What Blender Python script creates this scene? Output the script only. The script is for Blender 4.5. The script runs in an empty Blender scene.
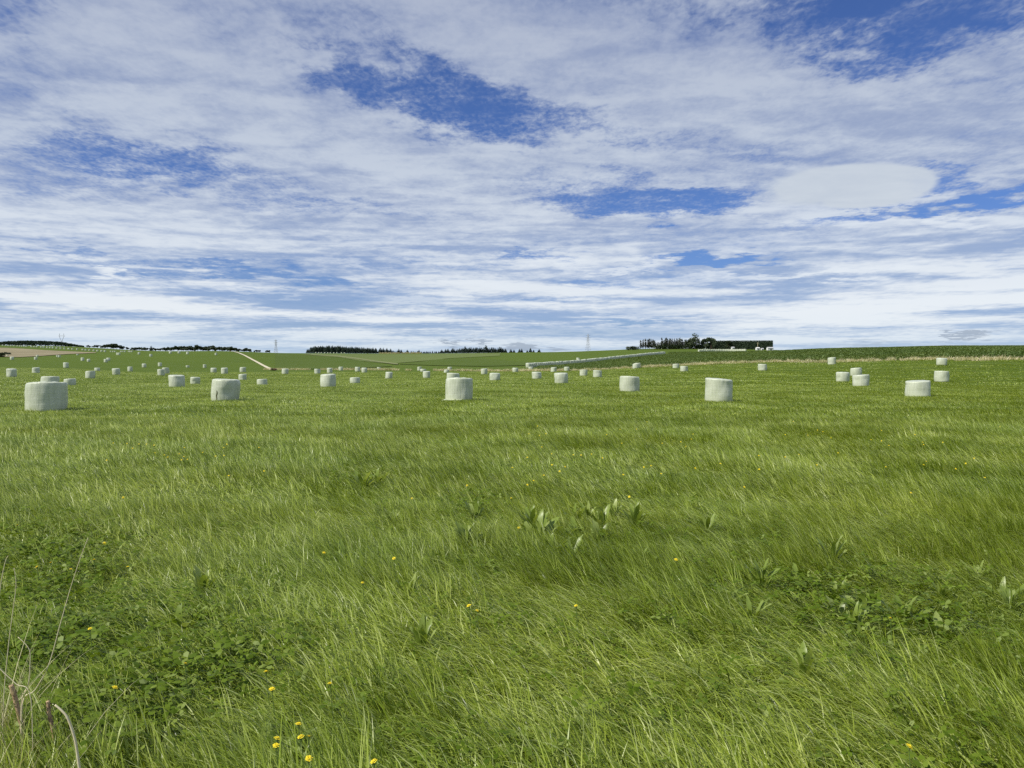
import bpy, bmesh, math, random
import numpy as np
from mathutils import Vector, Matrix, noise as mnoise

random.seed(11); rng = np.random.default_rng(11)
scene = bpy.context.scene
COL = scene.collection
R = math.radians
W, Hh, F = 1024, 768, 773.0
HOR = 366.0
CAMH = 1.7
PITCH = math.atan((Hh/2-HOR)/F)

# ------------------------------------------------------------------ helpers
def tag(o, label=None, cat=None, group=None, kind=None):
    if label: o['label'] = label
    if cat: o['category'] = cat
    if group: o['group'] = group
    if kind: o['kind'] = kind
    return o

def link(o, parent=None):
    COL.objects.link(o)
    if parent: o.parent = parent
    return o

def mesh_obj(name, verts, faces, mat=None, parent=None, smooth=False, linked=True):
    me = bpy.data.meshes.new(name)
    me.from_pydata([tuple(map(float, v)) for v in verts], [], [tuple(map(int, f)) for f in faces])
    if mat: me.materials.append(mat)
    if smooth: me.polygons.foreach_set('use_smooth', [True]*len(me.polygons))
    me.update()
    o = bpy.data.objects.new(name, me)
    if linked: link(o, parent)
    return o

def empty(name, loc):
    e = bpy.data.objects.new(name, None); COL.objects.link(e); e.location = loc
    e.empty_display_size = .3
    return e

class MB:
    """collects geometry for one mesh"""
    def __init__(s): s.v = []; s.f = []
    def box(s, lo, hi):
        b = len(s.v); x0,y0,z0 = lo; x1,y1,z1 = hi
        s.v += [(x0,y0,z0),(x1,y0,z0),(x1,y1,z0),(x0,y1,z0),(x0,y0,z1),(x1,y0,z1),(x1,y1,z1),(x0,y1,z1)]
        s.f += [tuple(b+i for i in q) for q in ((0,3,2,1),(4,5,6,7),(0,1,5,4),(1,2,6,5),(2,3,7,6),(3,0,4,7))]
    def tube(s, pts, rad, n=6):
        pts = [Vector(p) for p in pts]
        rads = rad if isinstance(rad, (list, tuple)) else [rad]*len(pts)
        b = len(s.v)
        for i, p in enumerate(pts):
            t = (pts[min(i+1, len(pts)-1)]-pts[max(i-1, 0)]).normalized()
            a = t.cross(Vector((0,0,1)) if abs(t.z) < .9 else Vector((1,0,0))).normalized(); c = t.cross(a)
            for k in range(n):
                w = 2*math.pi*k/n
                s.v.append(tuple(p+(a*math.cos(w)+c*math.sin(w))*rads[i]))
        for i in range(len(pts)-1):
            for k in range(n):
                k2 = (k+1) % n
                s.f.append((b+i*n+k, b+i*n+k2, b+(i+1)*n+k2, b+(i+1)*n+k))
        s.f.append(tuple(b+k for k in range(n))[::-1]); s.f.append(tuple(b+(len(pts)-1)*n+k for k in range(n)))
    def build(s, name, mat, parent=None, smooth=False, linked=True):
        return mesh_obj(name, s.v, s.f, mat, parent, smooth, linked)

# ------------------------------------------------------------------ terrain
def yz(d, y): return CAMH+(HOR-y)*d/F          # height of a ground point at depth d seen at row y
P = {   # image column -> [(depth, height)]
 0:   [(60,0),(120,0),(150,.4),(194,1.45),(300,yz(300,361)),(420,yz(420,356.5)),(560,yz(560,350.5)),(680,yz(680,346.6)),(900,yz(900,345)),(1500,yz(1500,347)),(3500,yz(3500,349))],
 75:  [(58,0),(97,-.85),(120,0),(150,.2),(194,1.1),(300,yz(300,362.5)),(420,yz(420,356)),(540,yz(540,352.5)),(640,yz(640,350)),(900,yz(900,346.3)),(1500,yz(1500,348)),(3500,yz(3500,350))],
 130: [(60,0),(100,-.85),(125,-.3),(150,.0),(210,.2),(280,yz(280,365.5)),(350,yz(350,360.5)),(450,yz(450,354.5)),(600,yz(600,351.2)),(900,yz(900,350)),(1500,yz(1500,351)),(3500,yz(3500,353))],
 175: [(60,0),(100,-.88),(125,-.5),(152,0.05),(220,.2),(280,yz(280,367)),(350,yz(350,361.5)),(450,yz(450,355)),(540,yz(540,351.6)),(650,yz(650,351.2)),(900,yz(900,352)),(1500,yz(1500,352.5)),(3500,yz(3500,354))],
 225: [(60,0),(105,-.88),(125,-.65),(155,.08),(250,.2),(300,yz(300,368)),(400,yz(400,359)),(500,yz(500,352)),(560,yz(560,350.6)),(650,yz(650,351)),(900,yz(900,352)),(1500,yz(1500,352.5)),(3500,yz(3500,354))],
 270: [(60,0),(107,-.9),(125,-.6),(157,.12),(255,.3),(320,yz(320,366.5)),(420,yz(420,360)),(520,yz(520,355)),(620,yz(620,352.6)),(900,yz(900,353)),(1500,yz(1500,353)),(3500,yz(3500,355))],
 310: [(60,0),(105,-.72),(135,-.5),(165,.1),(240,.4),(330,yz(330,367)),(450,yz(450,361)),(600,yz(600,356)),(800,yz(800,353.6)),(900,yz(900,353.2)),(1500,yz(1500,354)),(3500,yz(3500,356))],
 400: [(65,0),(105,-.6),(137,-.55),(175,.1),(215,.45),(350,yz(350,364)),(500,yz(500,359.5)),(700,yz(700,355.5)),(900,yz(900,353.5)),(1500,yz(1500,354.5)),(3500,yz(3500,356))],
 500: [(70,0),(100,-.12),(135,-.2),(163,0),(188,.3),(228,yz(228,368)),(300,yz(300,364.6)),(450,yz(450,358.3)),(650,yz(650,354.3)),(800,yz(800,352.6)),(1500,yz(1500,354)),(3500,yz(3500,356))],
 588: [(60,0),(120,0.1),(165,.6),(235,yz(235,366.4)),(277,yz(277,363)),(400,yz(400,357)),(550,yz(550,352.4)),(620,yz(620,351)),(1500,yz(1500,352.5)),(3500,yz(3500,355))],
 650: [(60,0),(110,.25),(150,1.3),(250,yz(250,361.5)),(370,yz(370,355.6)),(400,yz(400,354.8)),(500,yz(500,351)),(600,yz(600,348.4)),(1500,yz(1500,351)),(3500,yz(3500,355))],
 700: [(60,0),(110,.5),(138,1.7),(250,yz(250,358)),(400,yz(400,353.4)),(478,yz(478,351.8)),(560,yz(560,348.6)),(650,yz(650,348.4)),(1500,yz(1500,351)),(3500,yz(3500,355))],
 770: [(60,0),(85,.1),(115,.95),(130,2.2),(200,yz(200,354.5)),(300,yz(300,352)),(475,yz(475,351.2)),(560,yz(560,349.7)),(1500,yz(1500,352)),(3500,yz(3500,355))],
 830: [(60,0),(85,.1),(108,1.0),(119,2.0),(128,2.3),(140,3.0),(200,yz(200,352.2)),(280,yz(280,349.3)),(400,yz(400,350.2)),(1500,yz(1500,353)),(3500,yz(3500,356))],
 940: [(55,0),(76,.1),(92,.8),(105,1.66),(115,3.05),(160,yz(160,351)),(200,yz(200,348)),(235,yz(235,347.3)),(400,yz(400,348.5)),(1500,yz(1500,352)),(3500,yz(3500,356))],
 1024:[(55,0),(75,.1),(92,1.3),(105,2.85),(150,yz(150,351)),(200,yz(200,347.8)),(235,yz(235,347.2)),(400,yz(400,348)),(1500,yz(1500,352)),(3500,yz(3500,356))],
}
UC = np.array([(x-512)/F for x in sorted(P)])
DG = np.concatenate([np.linspace(0, 700, 351), np.linspace(708, 3500, 350)])
def _smooth(a, k):
    ker = np.hanning(k+2)[1:-1]; ker /= ker.sum()
    return np.convolve(np.pad(a, k//2, mode='edge'), ker, mode='valid')
rows = []
for x in sorted(P):
    p = P[x]; ds = [0, p[0][0]*.7]+[q[0] for q in p]; hs = [0, 0]+[q[1] for q in p]
    rows.append(_smooth(np.interp(DG, ds, hs), 15))
rows = np.array(rows)
UG = np.linspace(-1.0, 1.0, 321)
TAB = np.array([np.interp(UG, UC, rows[:, j]) for j in range(len(DG))]).T
for j in range(TAB.shape[1]): TAB[:, j] = _smooth(TAB[:, j], 13)
def height(x, y):
    x = np.asarray(x, float); y = np.asarray(y, float)
    d = np.clip(y, 0, 3499); u = np.clip(x/np.maximum(d, 12.0), -.999, .999)
    ui = (u+1)/2*(len(UG)-1); i0 = np.floor(ui).astype(int); i0 = np.minimum(i0, len(UG)-2); a = ui-i0
    dj = np.interp(d, DG, np.arange(len(DG))); j0 = np.minimum(np.floor(dj).astype(int), len(DG)-2); b = dj-j0
    z = (TAB[i0,j0]*(1-a)*(1-b)+TAB[i0+1,j0]*a*(1-b)+TAB[i0,j0+1]*(1-a)*b+TAB[i0+1,j0+1]*a*b)
    return z + .03*np.sin(x*.9+1.3*np.sin(y*.4))*np.exp(-np.maximum(d, 0)/30)
def h1(x, y): return float(height(x, y))

CAMZ = CAMH
def ray(px, py):
    cx, cy = (px-W/2)/F, (Hh/2-py)/F
    c, s = math.cos(PITCH), math.sin(PITCH)
    return Vector((cx, c+cy*s, -s+cy*c))
def hit(px, py, dz=0.0, dmax=3000):
    """ground point (raised by dz) seen at a pixel of the photograph"""
    r = ray(px, py); r /= r.y; last = 2.0; d = 2.0
    while d < dmax:
        if CAMZ+r.z*d < h1(r.x*d, d)+dz:
            lo, hi = last, d
            for _ in range(30):
                m = (lo+hi)/2
                if CAMZ+r.z*m < h1(r.x*m, m)+dz: hi = m
                else: lo = m
            return Vector((r.x*hi, hi, h1(r.x*hi, hi)))
        last = d; d *= 1.012
    return None
def at(px, d):
    r = ray(px, HOR); x = r.x/r.y*d
    return Vector((x, d, h1(x, d)))

# ------------------------------------------------------------------ materials
def new_mat(name):
    m = bpy.data.materials.new(name); m.use_nodes = True
    nt = m.node_tree; nt.nodes.clear()
    return m, nt
def nd(nt, t, **kw):
    n = nt.nodes.new(t)
    for k, v in kw.items(): setattr(n, k, v)
    return n
def ramp(nt, fac, stops, interp='LINEAR'):
    r = nd(nt, 'ShaderNodeValToRGB'); cr = r.color_ramp; cr.interpolation = interp
    while len(cr.elements) < len(stops): cr.elements.new(.5)
    for e, (p, c) in zip(cr.elements, stops):
        e.position = p; e.color = (*c, 1)
    nt.links.new(fac, r.inputs[0]); return r.outputs[0]
def noise(nt, vec, scale, detail=4, rough=.55, dist=0, out=0):
    n = nd(nt, 'ShaderNodeTexNoise'); n.inputs['Scale'].default_value = scale
    n.inputs['Detail'].default_value = detail; n.inputs['Roughness'].default_value = rough
    n.inputs['Distortion'].default_value = dist
    if vec is not None: nt.links.new(vec, n.inputs['Vector'])
    return n.outputs[out]
def mathn(nt, op, a, b=None, c=None, clamp=False):
    n = nd(nt, 'ShaderNodeMath', operation=op); n.use_clamp = clamp
    for i, q in enumerate((a, b, c)):
        if q is None: continue
        if isinstance(q, (int, float)): n.inputs[i].default_value = q
        else: nt.links.new(q, n.inputs[i])
    return n.outputs[0]
def mixc(nt, fac, a, b, mode='MIX'):
    n = nd(nt, 'ShaderNodeMix', data_type='RGBA', blend_type=mode)
    for s, q in ((n.inputs[0], fac), (n.inputs[6], a), (n.inputs[7], b)):
        if isinstance(q, (int, float)): s.default_value = q
        elif isinstance(q, tuple): s.default_value = (*q, 1)
        else: nt.links.new(q, s)
    return n.outputs[2]
def finish(nt, col, rough=.8, spec=.3, bump=None, bstr=.3, bdist=.1, trans=None, tcol=None):
    b = nd(nt, 'ShaderNodeBsdfPrincipled')
    b.inputs['Roughness'].default_value = rough; b.inputs['Specular IOR Level'].default_value = spec
    if isinstance(col, tuple): b.inputs['Base Color'].default_value = (*col, 1)
    else: nt.links.new(col, b.inputs['Base Color'])
    if bump is not None:
        bn = nd(nt, 'ShaderNodeBump'); bn.inputs['Strength'].default_value = bstr; bn.inputs['Distance'].default_value = bdist
        nt.links.new(bump, bn.inputs['Height']); nt.links.new(bn.outputs[0], b.inputs['Normal'])
    sh = b.outputs[0]
    if trans:
        t = nd(nt, 'ShaderNodeBsdfTranslucent'); nt.links.new(tcol if tcol is not None else col, t.inputs[0])
        mx = nd(nt, 'ShaderNodeMixShader'); mx.inputs[0].default_value = trans
        nt.links.new(sh, mx.inputs[1]); nt.links.new(t.outputs[0], mx.inputs[2]); sh = mx.outputs[0]
    o = nd(nt, 'ShaderNodeOutputMaterial'); nt.links.new(sh, o.inputs[0])
def geo(nt): return nd(nt, 'ShaderNodeNewGeometry')

def mat_blades(name, stops, patch_lo, patch_hi, trans=.32, rough=.38, spec=.5, patch_scale=.35, swath=False):
    """grass blades: a colour per blade, and large drifts of yellower and bluer green over the field"""
    m, nt = new_mat(name); g = geo(nt)
    c = ramp(nt, g.outputs['Random Per Island'], stops)
    pn = noise(nt, g.outputs['Position'], patch_scale, 4, .6)
    c2 = mixc(nt, 1.0, c, ramp(nt, pn, [(.36, patch_lo), (.64, patch_hi)]), 'MULTIPLY')
    if swath:
        mp = nd(nt, 'ShaderNodeMapping'); mp.inputs['Rotation'].default_value = (0,0,R(-6)); mp.inputs['Scale'].default_value = (.03,.34,.1); nt.links.new(g.outputs['Position'], mp.inputs[0])
        c2 = mixc(nt, 1.0, c2, ramp(nt, noise(nt, mp.outputs[0], 1.0, 4, .6), [(.35, (.86,.88,.84)), (.65, (1.12,1.09,1.12))]), 'MULTIPLY')
    tc = mixc(nt, 1.0, c2, (1.25, 1.2, .55), 'MULTIPLY')
    finish(nt, c2, rough, spec, trans=trans, tcol=tc)
    return m
M = {}
GRASS_STOPS = [(0, (.085,.135,.010)), (.25, (.205,.285,.021)), (.55, (.305,.40,.040)), (.8, (.415,.505,.085)), (.96, (.55,.62,.24)), (.994, (.55,.62,.24)), (.997, (.5,.47,.26))]
M['grass'] = mat_blades('grass_blades', GRASS_STOPS, (.88,.92,.85), (1.08,1.04,1.05), swath=True)
M['dry'] = mat_blades('dry_grass', [(0,(.62,.57,.38)), (.35,(.74,.69,.49)), (.55,(.66,.61,.40)), (.7,(.34,.40,.13)), (.9,(.28,.36,.09)), (1,(.8,.76,.6))], (.85,.85,.8), (1.05,1,1), .2, .7, .1, .12)
M['clover'] = mat_blades('clover_leaf', [(0,(.075,.13,.007)), (.5,(.12,.19,.013)), (.9,(.18,.255,.03)), (1,(.28,.35,.12))], (.9,.92,.9), (1.1,1.05,1), .34, .5, .14)
M['dock'] = mat_blades('dock_leaf', [(0,(.16,.23,.032)), (.5,(.23,.32,.055)), (1,(.33,.41,.12))], (.9,.9,.9), (1.1,1.05,1), .35, .38, .45)
M['kale'] = mat_blades('kale_leaf', [(0,(.105,.16,.036)), (.5,(.14,.205,.046)), (.85,(.19,.26,.072)), (1,(.26,.32,.12))], (.82,.88,.9), (1.1,1.05,1), .18, .5, .35, .06)

# ground
m, nt = new_mat('pasture'); g = geo(nt); pos = g.outputs['Position']
n1 = noise(nt, pos, .035, 5, .6); n2 = noise(nt, pos, .6, 6, .7); n3 = noise(nt, pos, 5.0, 4, .7)
mp = nd(nt, 'ShaderNodeMapping'); mp.inputs['Rotation'].default_value = (0,0,R(38)); mp.inputs['Scale'].default_value = (.02,.28,.1)
nt.links.new(pos, mp.inputs[0]); n4 = noise(nt, mp.outputs[0], 1.0, 5, .6)
c = ramp(nt, n1, [(.32,(.064,.108,.008)), (.68,(.098,.146,.014))])
c = mixc(nt, .55, c, ramp(nt, n2, [(.3,(.060,.102,.008)), (.7,(.106,.153,.018))]))
c = mixc(nt, mathn(nt, 'MULTIPLY', ramp(nt, n4, [(.55,(0,0,0)), (.75,(1,1,1))]), .4), c, (.16,.175,.055))
c = mixc(nt, .35, c, ramp(nt, n3, [(.3,(.046,.078,.008)), (.7,(.12,.162,.026))]))
finish(nt, c, .9, .1, mathn(nt, 'ADD', n2, mathn(nt, 'MULTIPLY', n3, .5)), .6, .25)
M['pasture'] = m
m, nt = new_mat('stubble'); g = geo(nt); pos = g.outputs['Position']
mp = nd(nt, 'ShaderNodeMapping'); mp.inputs['Rotation'].default_value = (0,0,R(-20)); mp.inputs['Scale'].default_value = (.02,.12,.1)
nt.links.new(pos, mp.inputs[0]); n1 = noise(nt, mp.outputs[0], 1, 6, .65)
finish(nt, ramp(nt, n1, [(.3,(.16,.14,.082)), (.5,(.25,.215,.13)), (.7,(.34,.305,.19))]), .95, .05, n1, .4, .5); M['stubble'] = m
m, nt = new_mat('crop_soil'); g = geo(nt); n1 = noise(nt, g.outputs['Position'], .8, 5, .65)
finish(nt, ramp(nt, n1, [(.35,(.05,.078,.02)), (.65,(.09,.125,.035))]), .95, .05, n1, .5, .2); M['soil'] = m
m, nt = new_mat('pale_track'); g = geo(nt); n1 = noise(nt, g.outputs['Position'], .5, 6, .7)
finish(nt, ramp(nt, n1, [(.3,(.42,.38,.24)), (.55,(.62,.57,.42)), (.75,(.5,.47,.28))]), .95, .05, n1, .4, .1); M['track'] = m

# bale film
m, nt = new_mat('bale_film'); tc = nd(nt, 'ShaderNodeTexCoord'); oi = nd(nt, 'ShaderNodeObjectInfo')
ob = tc.outputs['Object']
off = nd(nt, 'ShaderNodeVectorMath', operation='ADD'); nt.links.new(ob, off.inputs[0])
cmb = nd(nt, 'ShaderNodeCombineXYZ')
for i, k in enumerate((37., 11., 5.)): nt.links.new(mathn(nt, 'MULTIPLY', oi.outputs['Random'], k), cmb.inputs[i])
nt.links.new(cmb.outputs[0], off.inputs[1]); v = off.outputs[0]
mpv = nd(nt, 'ShaderNodeMapping'); mpv.inputs['Scale'].default_value = (6, 6, .8); nt.links.new(v, mpv.inputs[0])
mph = nd(nt, 'ShaderNodeMapping'); mph.inputs['Scale'].default_value = (1, 1, 16); nt.links.new(v, mph.inputs[0])
nv = noise(nt, mpv.outputs[0], 1.6, 5, .65); nh = noise(nt, mph.outputs[0], 1.3, 4, .6); nb = noise(nt, v, 1.6, 5, .6); ns = noise(nt, v, 26, 4, .7)
c = ramp(nt, nb, [(.3,(.50,.53,.395)), (.55,(.555,.58,.45)), (.75,(.61,.63,.53))])
c = mixc(nt, .45, c, ramp(nt, nv, [(.32,(.37,.41,.27)), (.6,(.62,.64,.54))]))
c = mixc(nt, .12, c, ramp(nt, nh, [(.35,(.41,.445,.315)), (.65,(.63,.65,.56))]))
c = mixc(nt, mathn(nt, 'MULTIPLY', ramp(nt, ns, [(.58,(0,0,0)), (.74,(1,1,1))]), .14), c, (.28,.30,.2))
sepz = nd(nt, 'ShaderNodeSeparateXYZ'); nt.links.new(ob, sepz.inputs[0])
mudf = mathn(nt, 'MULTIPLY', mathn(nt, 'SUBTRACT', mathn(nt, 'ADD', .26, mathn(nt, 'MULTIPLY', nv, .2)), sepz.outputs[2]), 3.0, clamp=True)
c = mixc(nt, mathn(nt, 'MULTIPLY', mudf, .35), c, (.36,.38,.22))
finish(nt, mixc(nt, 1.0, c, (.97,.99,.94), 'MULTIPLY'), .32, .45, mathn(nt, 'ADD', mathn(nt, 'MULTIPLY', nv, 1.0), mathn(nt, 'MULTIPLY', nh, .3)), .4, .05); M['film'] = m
m, nt = new_mat('silage_inside'); g = geo(nt); finish(nt, ramp(nt, noise(nt, g.outputs['Position'], 30, 4), [(.3,(.05,.06,.02)), (.7,(.12,.12,.05))]), .95, .05); M['silage'] = m

def mat_leafy(name, a, b, sc=.5):
    m, nt = new_mat(name); g = geo(nt)
    c = ramp(nt, g.outputs['Random Per Island'], [(0, a), (1, b)])
    c = mixc(nt, .4, c, ramp(nt, noise(nt, g.outputs['Position'], sc, 4, .6), [(.35, a), (.65, b)]))
    finish(nt, c, .6, .2, trans=.12); return m
M['conifer'] = mat_leafy('conifer_foliage', (.02,.036,.025), (.045,.07,.043))
M['broad'] = mat_leafy('broadleaf_foliage', (.026,.043,.021), (.07,.094,.042))
M['poplar'] = mat_leafy('poplar_foliage', (.05,.062,.04), (.10,.115,.07))
M['hedge'] = mat_leafy('hedge_foliage', (.022,.04,.022), (.048,.074,.036))
m, nt = new_mat('bark'); g = geo(nt); finish(nt, ramp(nt, noise(nt, g.outputs['Position'], 3, 5), [(.3,(.07,.055,.042)), (.7,(.17,.14,.11))]), .9, .1); M['bark'] = m
def mat_plain(name, a, b, rough, sc=4, metal=0, spec=.3):
    m, nt = new_mat(name); tc = nd(nt, 'ShaderNodeTexCoord')
    finish(nt, ramp(nt, noise(nt, tc.outputs['Object'], sc, 5, .6), [(.3, a), (.7, b)]), rough, spec); return m
M['steel'] = mat_plain('galvanised_steel', (.40,.42,.45), (.5,.52,.55), .6, .4)
M['paint'] = mat_plain('white_paint', (.62,.62,.6), (.78,.78,.75), .6)
M['tin'] = mat_plain('tin_roof', (.45,.46,.46), (.6,.6,.58), .45)
M['doorp'] = mat_plain('door_paint', (.12,.13,.13), (.2,.2,.19), .6)
M['petal'] = mat_plain('yellow_petal', (.80,.60,.008), (.90,.76,.04), .6, 60)
M['stem'] = mat_plain('green_stem', (.09,.15,.03), (.14,.2,.05), .6, 40)
M['straw'] = mat_plain('straw_stalk', (.58,.50,.30), (.74,.67,.45), .7, 30)
M['brown'] = mat_plain('brown_seed', (.34,.22,.12), (.5,.37,.22), .9, 60)

# ------------------------------------------------------------------ ground sheet
def sinh_axis(n, span, k):
    t = np.linspace(-1, 1, n); return np.sinh(t*k)/np.sinh(k)*span
gx = sinh_axis(321, 4200, 6.0)
gy = np.concatenate([np.linspace(-60, -2, 15), np.linspace(0, 60, 61), np.linspace(62, 300, 120), np.linspace(304, 760, 115), np.linspace(775, 3450, 90), [6000]])
X, Y = np.meshgrid(gx, gy); Z = height(X, Y)
nx, ny = len(gx), len(gy)
vv = np.stack([X.ravel(), Y.ravel(), Z.ravel()], 1)
idx = np.arange(nx*ny).reshape(ny, nx)
ff = np.stack([idx[:-1,:-1].ravel(), idx[:-1,1:].ravel(), idx[1:,1:].ravel(), idx[1:,:-1].ravel()], 1)
tag(mesh_obj('ground', vv, ff, M['pasture'], smooth=True), 'wide green pasture rising to low hills', 'field', kind='structure')

def in_poly(x, y, poly):
    x = np.asarray(x); y = np.asarray(y); ins = np.zeros(x.shape, bool); n = len(poly)
    for i in range(n):
        x0, y0 = poly[i]; x1, y1 = poly[(i+1) % n]
        c = ((y0 > y) != (y1 > y)); t = np.where(c, (x1-x0)*(y-y0)/(y1-y0+1e-12)+x0, 0)
        ins ^= c & (x < t)
    return ins
def drape(name, left, right, mat, dz, n_across=8, step=4.0):
    """sheet between two plan polylines, laid on the terrain"""
    def res(pl, n):
        pl = np.array(pl, float); s = np.r_[0, np.cumsum(np.hypot(*np.diff(pl, axis=0).T))]
        t = np.linspace(0, s[-1], n); return np.stack([np.interp(t, s, pl[:,0]), np.interp(t, s, pl[:,1])], 1)
    L = max(sum(math.dist(a, b) for a, b in zip(p[:-1], p[1:])) for p in (left, right))
    n = max(2, int(L/step)); a = res(left, n); b = res(right, n)
    v = []; f = []
    for i in range(n):
        for k in range(n_across+1):
            q = a[i]+(b[i]-a[i])*k/n_across; v.append((q[0], q[1], h1(q[0], q[1])+dz))
    w = n_across+1
    for i in range(n-1):
        for k in range(n_across): f.append((i*w+k, i*w+k+1, (i+1)*w+k+1, (i+1)*w+k))
    o = mesh_obj(name, v, f, mat, smooth=True); o.data.update()
    return o
def xy(px, py):
    q = hit(px, py)
    while q is None: py += .2; q = hit(px, py)
    return (q.x, q.y)

# brown stubble field on the far left ridge
near = [(-30,357.5),(0,357.2),(20,357.5),(45,356),(70,354.3),(96,353.2)]
far = [(-30,347.6),(0,347.8),(20,348.6),(45,350.4),(70,351.6),(96,352.6)]
o = drape('stubble_field', [xy(*p) for p in near], [xy(*p) for p in far], M['stubble'], .25, 24, 4)
tag(o, 'brown stubble paddock on the far left ridge', 'field', kind='structure')

# field boundary and crop
BND = [(96,70),(69,104),(33,150),(6,181),(-16,200),(-60,241),(-84,262)]
ROW_A, ROW_B = (4.8, 228.), (79., 402.)
CROP = [(110,56),(70,105.5),(34,151.5),(6.5,183),(7.5,226),(81,400),(92,452),(150,452),(185,380),(300,300),(300,60)]
o = drape('crop_field', [(112,54),(70.5,105),(34.5,151),(7.5,183),(8.5,226),(82,400),(92,455)], [(330,60),(300,110),(280,200),(260,250),(240,300),(200,400),(150,455)], M['soil'], .12, 60, 3)
tag(o, 'dark green crop paddock beyond the dry grass strip', 'field', kind='structure')

# neighbouring paddocks of other greens on the centre hills
def paddock_mat(name, a, b, sc):
    m, nt = new_mat(name); g = geo(nt); n1 = noise(nt, g.outputs['Position'], sc, 6, .65); n2 = noise(nt, g.outputs['Position'], .5, 5, .7)
    c = mixc(nt, .4, ramp(nt, n1, [(.3, a), (.7, b)]), ramp(nt, n2, [(.3, a), (.7, b)])); finish(nt, c, .9, .1, n2, .5, .25); return m
M['pasture_deep'] = paddock_mat('pasture_deep', (.062,.098,.012), (.088,.125,.018), .03)
M['pasture_pale'] = paddock_mat('pasture_pale', (.105,.145,.036), (.14,.175,.052), .02)
M['pasture_edge'] = paddock_mat('pasture_edge', (.17,.195,.08), (.22,.235,.11), .2)
PAD = [('paddock', [(275,369.6),(300,369.5),(330,369.2),(360,368.3),(392,366.8)], [(275,353.6),(300,354.6),(330,356.9),(360,361),(392,366.5)], 'pasture_deep', .18, 'deep green paddock on the near slope of the centre hill'),
       ('paddock', [(311,355.3),(340,357.6),(365,361.6),(390,364),(420,361.5),(450,358.5),(500,356)], [(311,353.9),(340,354.2),(365,354.4),(390,354.3),(420,354.2),(450,353.9),(500,353.4)], 'pasture_pale', .18, 'pale green paddock below the far conifers'),
       ('path', [(305,354.7),(335,356.5),(360,359.6),(385,363.4),(398,365)], [(305,354.2),(335,355.7),(360,358.6),(385,362.3),(398,364)], 'pasture_edge', .3, 'pale worn strip between two paddocks on the centre hill'),
       ('paddock', [(400,364.6),(440,366),(480,366.6),(560,365)], [(400,364.2),(440,359.4),(480,358.4),(560,364.6)], 'pasture_deep', .18, 'deep green wedge of paddock beyond the centre dry strip')]
for nm, nr, fr, mt, dz_, lab in PAD:
    tag(drape(nm, [xy(*p) for p in nr], [xy(*p) for p in fr], M[mt], dz_, 24, 5), lab, 'paddock', kind='structure')

# pale track down the left hill
tr = [xy(*p) for p in [(221,350.9),(228,351.2),(235,352),(240,353.6),(245,355.8),(250,358.5),(255,361.2),(260,364),(265,366.6),(269,368.6),(272,370.3)]]
def offset_line(pl, w):
    out = []
    for i, p in enumerate(pl):
        a = pl[max(i-1,0)]; b = pl[min(i+1,len(pl)-1)]; t = Vector((b[0]-a[0], b[1]-a[1])).normalized()
        out.append((p[0]-t.y*w, p[1]+t.x*w))
    return out
o = drape('path', offset_line(tr, .75), offset_line(tr, -.75), M['track'], .2, 3, 3)
tag(o, 'pale narrow track running down the green hill', 'track', kind='structure')

# ------------------------------------------------------------------ scatter with geometry nodes (stuff only)
def scatter(name, pts, rotz, scl, vid, protos, label, cat, tilt=None):
    pc = bpy.data.collections.new(name+'_source')
    for p in protos: pc.objects.link(p)
    order = {o.name: i for i, o in enumerate(sorted(protos, key=lambda o: o.name))}
    remap = np.array([order[p.name] for p in protos])
    me = bpy.data.meshes.new(name); n = len(pts)
    me.vertices.add(n); me.vertices.foreach_set('co', np.asarray(pts, np.float32).ravel())
    rot = np.zeros((n, 3), np.float32); rot[:, 2] = rotz
    if tilt is not None: rot[:, :2] = tilt
    a = me.attributes.new('rot', 'FLOAT_VECTOR', 'POINT'); a.data.foreach_set('vector', rot.ravel())
    s3 = np.asarray(scl, np.float32)
    if s3.ndim == 1: s3 = np.repeat(s3[:, None], 3, 1)
    a = me.attributes.new('scl', 'FLOAT_VECTOR', 'POINT'); a.data.foreach_set('vector', s3.ravel())
    a = me.attributes.new('vid', 'INT', 'POINT'); a.data.foreach_set('value', remap[np.asarray(vid)].astype(np.int32))
    o = bpy.data.objects.new(name, me); link(o)
    ng = bpy.data.node_groups.new(name, 'GeometryNodeTree')
    ng.interface.new_socket('Geometry', in_out='INPUT', socket_type='NodeSocketGeometry')
    ng.interface.new_socket('Geometry', in_out='OUTPUT', socket_type='NodeSocketGeometry')
    N = ng.nodes.new; gi = N('NodeGroupInput'); go = N('NodeGroupOutput'); iop = N('GeometryNodeInstanceOnPoints')
    ci = N('GeometryNodeCollectionInfo'); ci.inputs['Collection'].default_value = pc
    ci.inputs['Separate Children'].default_value = True; ci.inputs['Reset Children'].default_value = True
    def na(nm, t):
        q = N('GeometryNodeInputNamedAttribute'); q.data_type = t; q.inputs['Name'].default_value = nm
        return [s for s in q.outputs if s.enabled and s.name == 'Attribute'][0]
    e2r = N('FunctionNodeEulerToRotation'); L = ng.links.new
    L(gi.outputs[0], iop.inputs['Points']); L(ci.outputs[0], iop.inputs['Instance'])
    iop.inputs['Pick Instance'].default_value = True
    L(na('vid', 'INT'), iop.inputs['Instance Index'])
    L(na('rot', 'FLOAT_VECTOR'), e2r.inputs[0]); L(e2r.outputs[0], iop.inputs['Rotation'])
    L(na('scl', 'FLOAT_VECTOR'), iop.inputs['Scale'])
    L(iop.outputs[0], go.inputs[0])
    md = o.modifiers.new('scatter', 'NODES'); md.node_group = ng
    tag(o, label, cat, kind='stuff')
    return o

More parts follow.
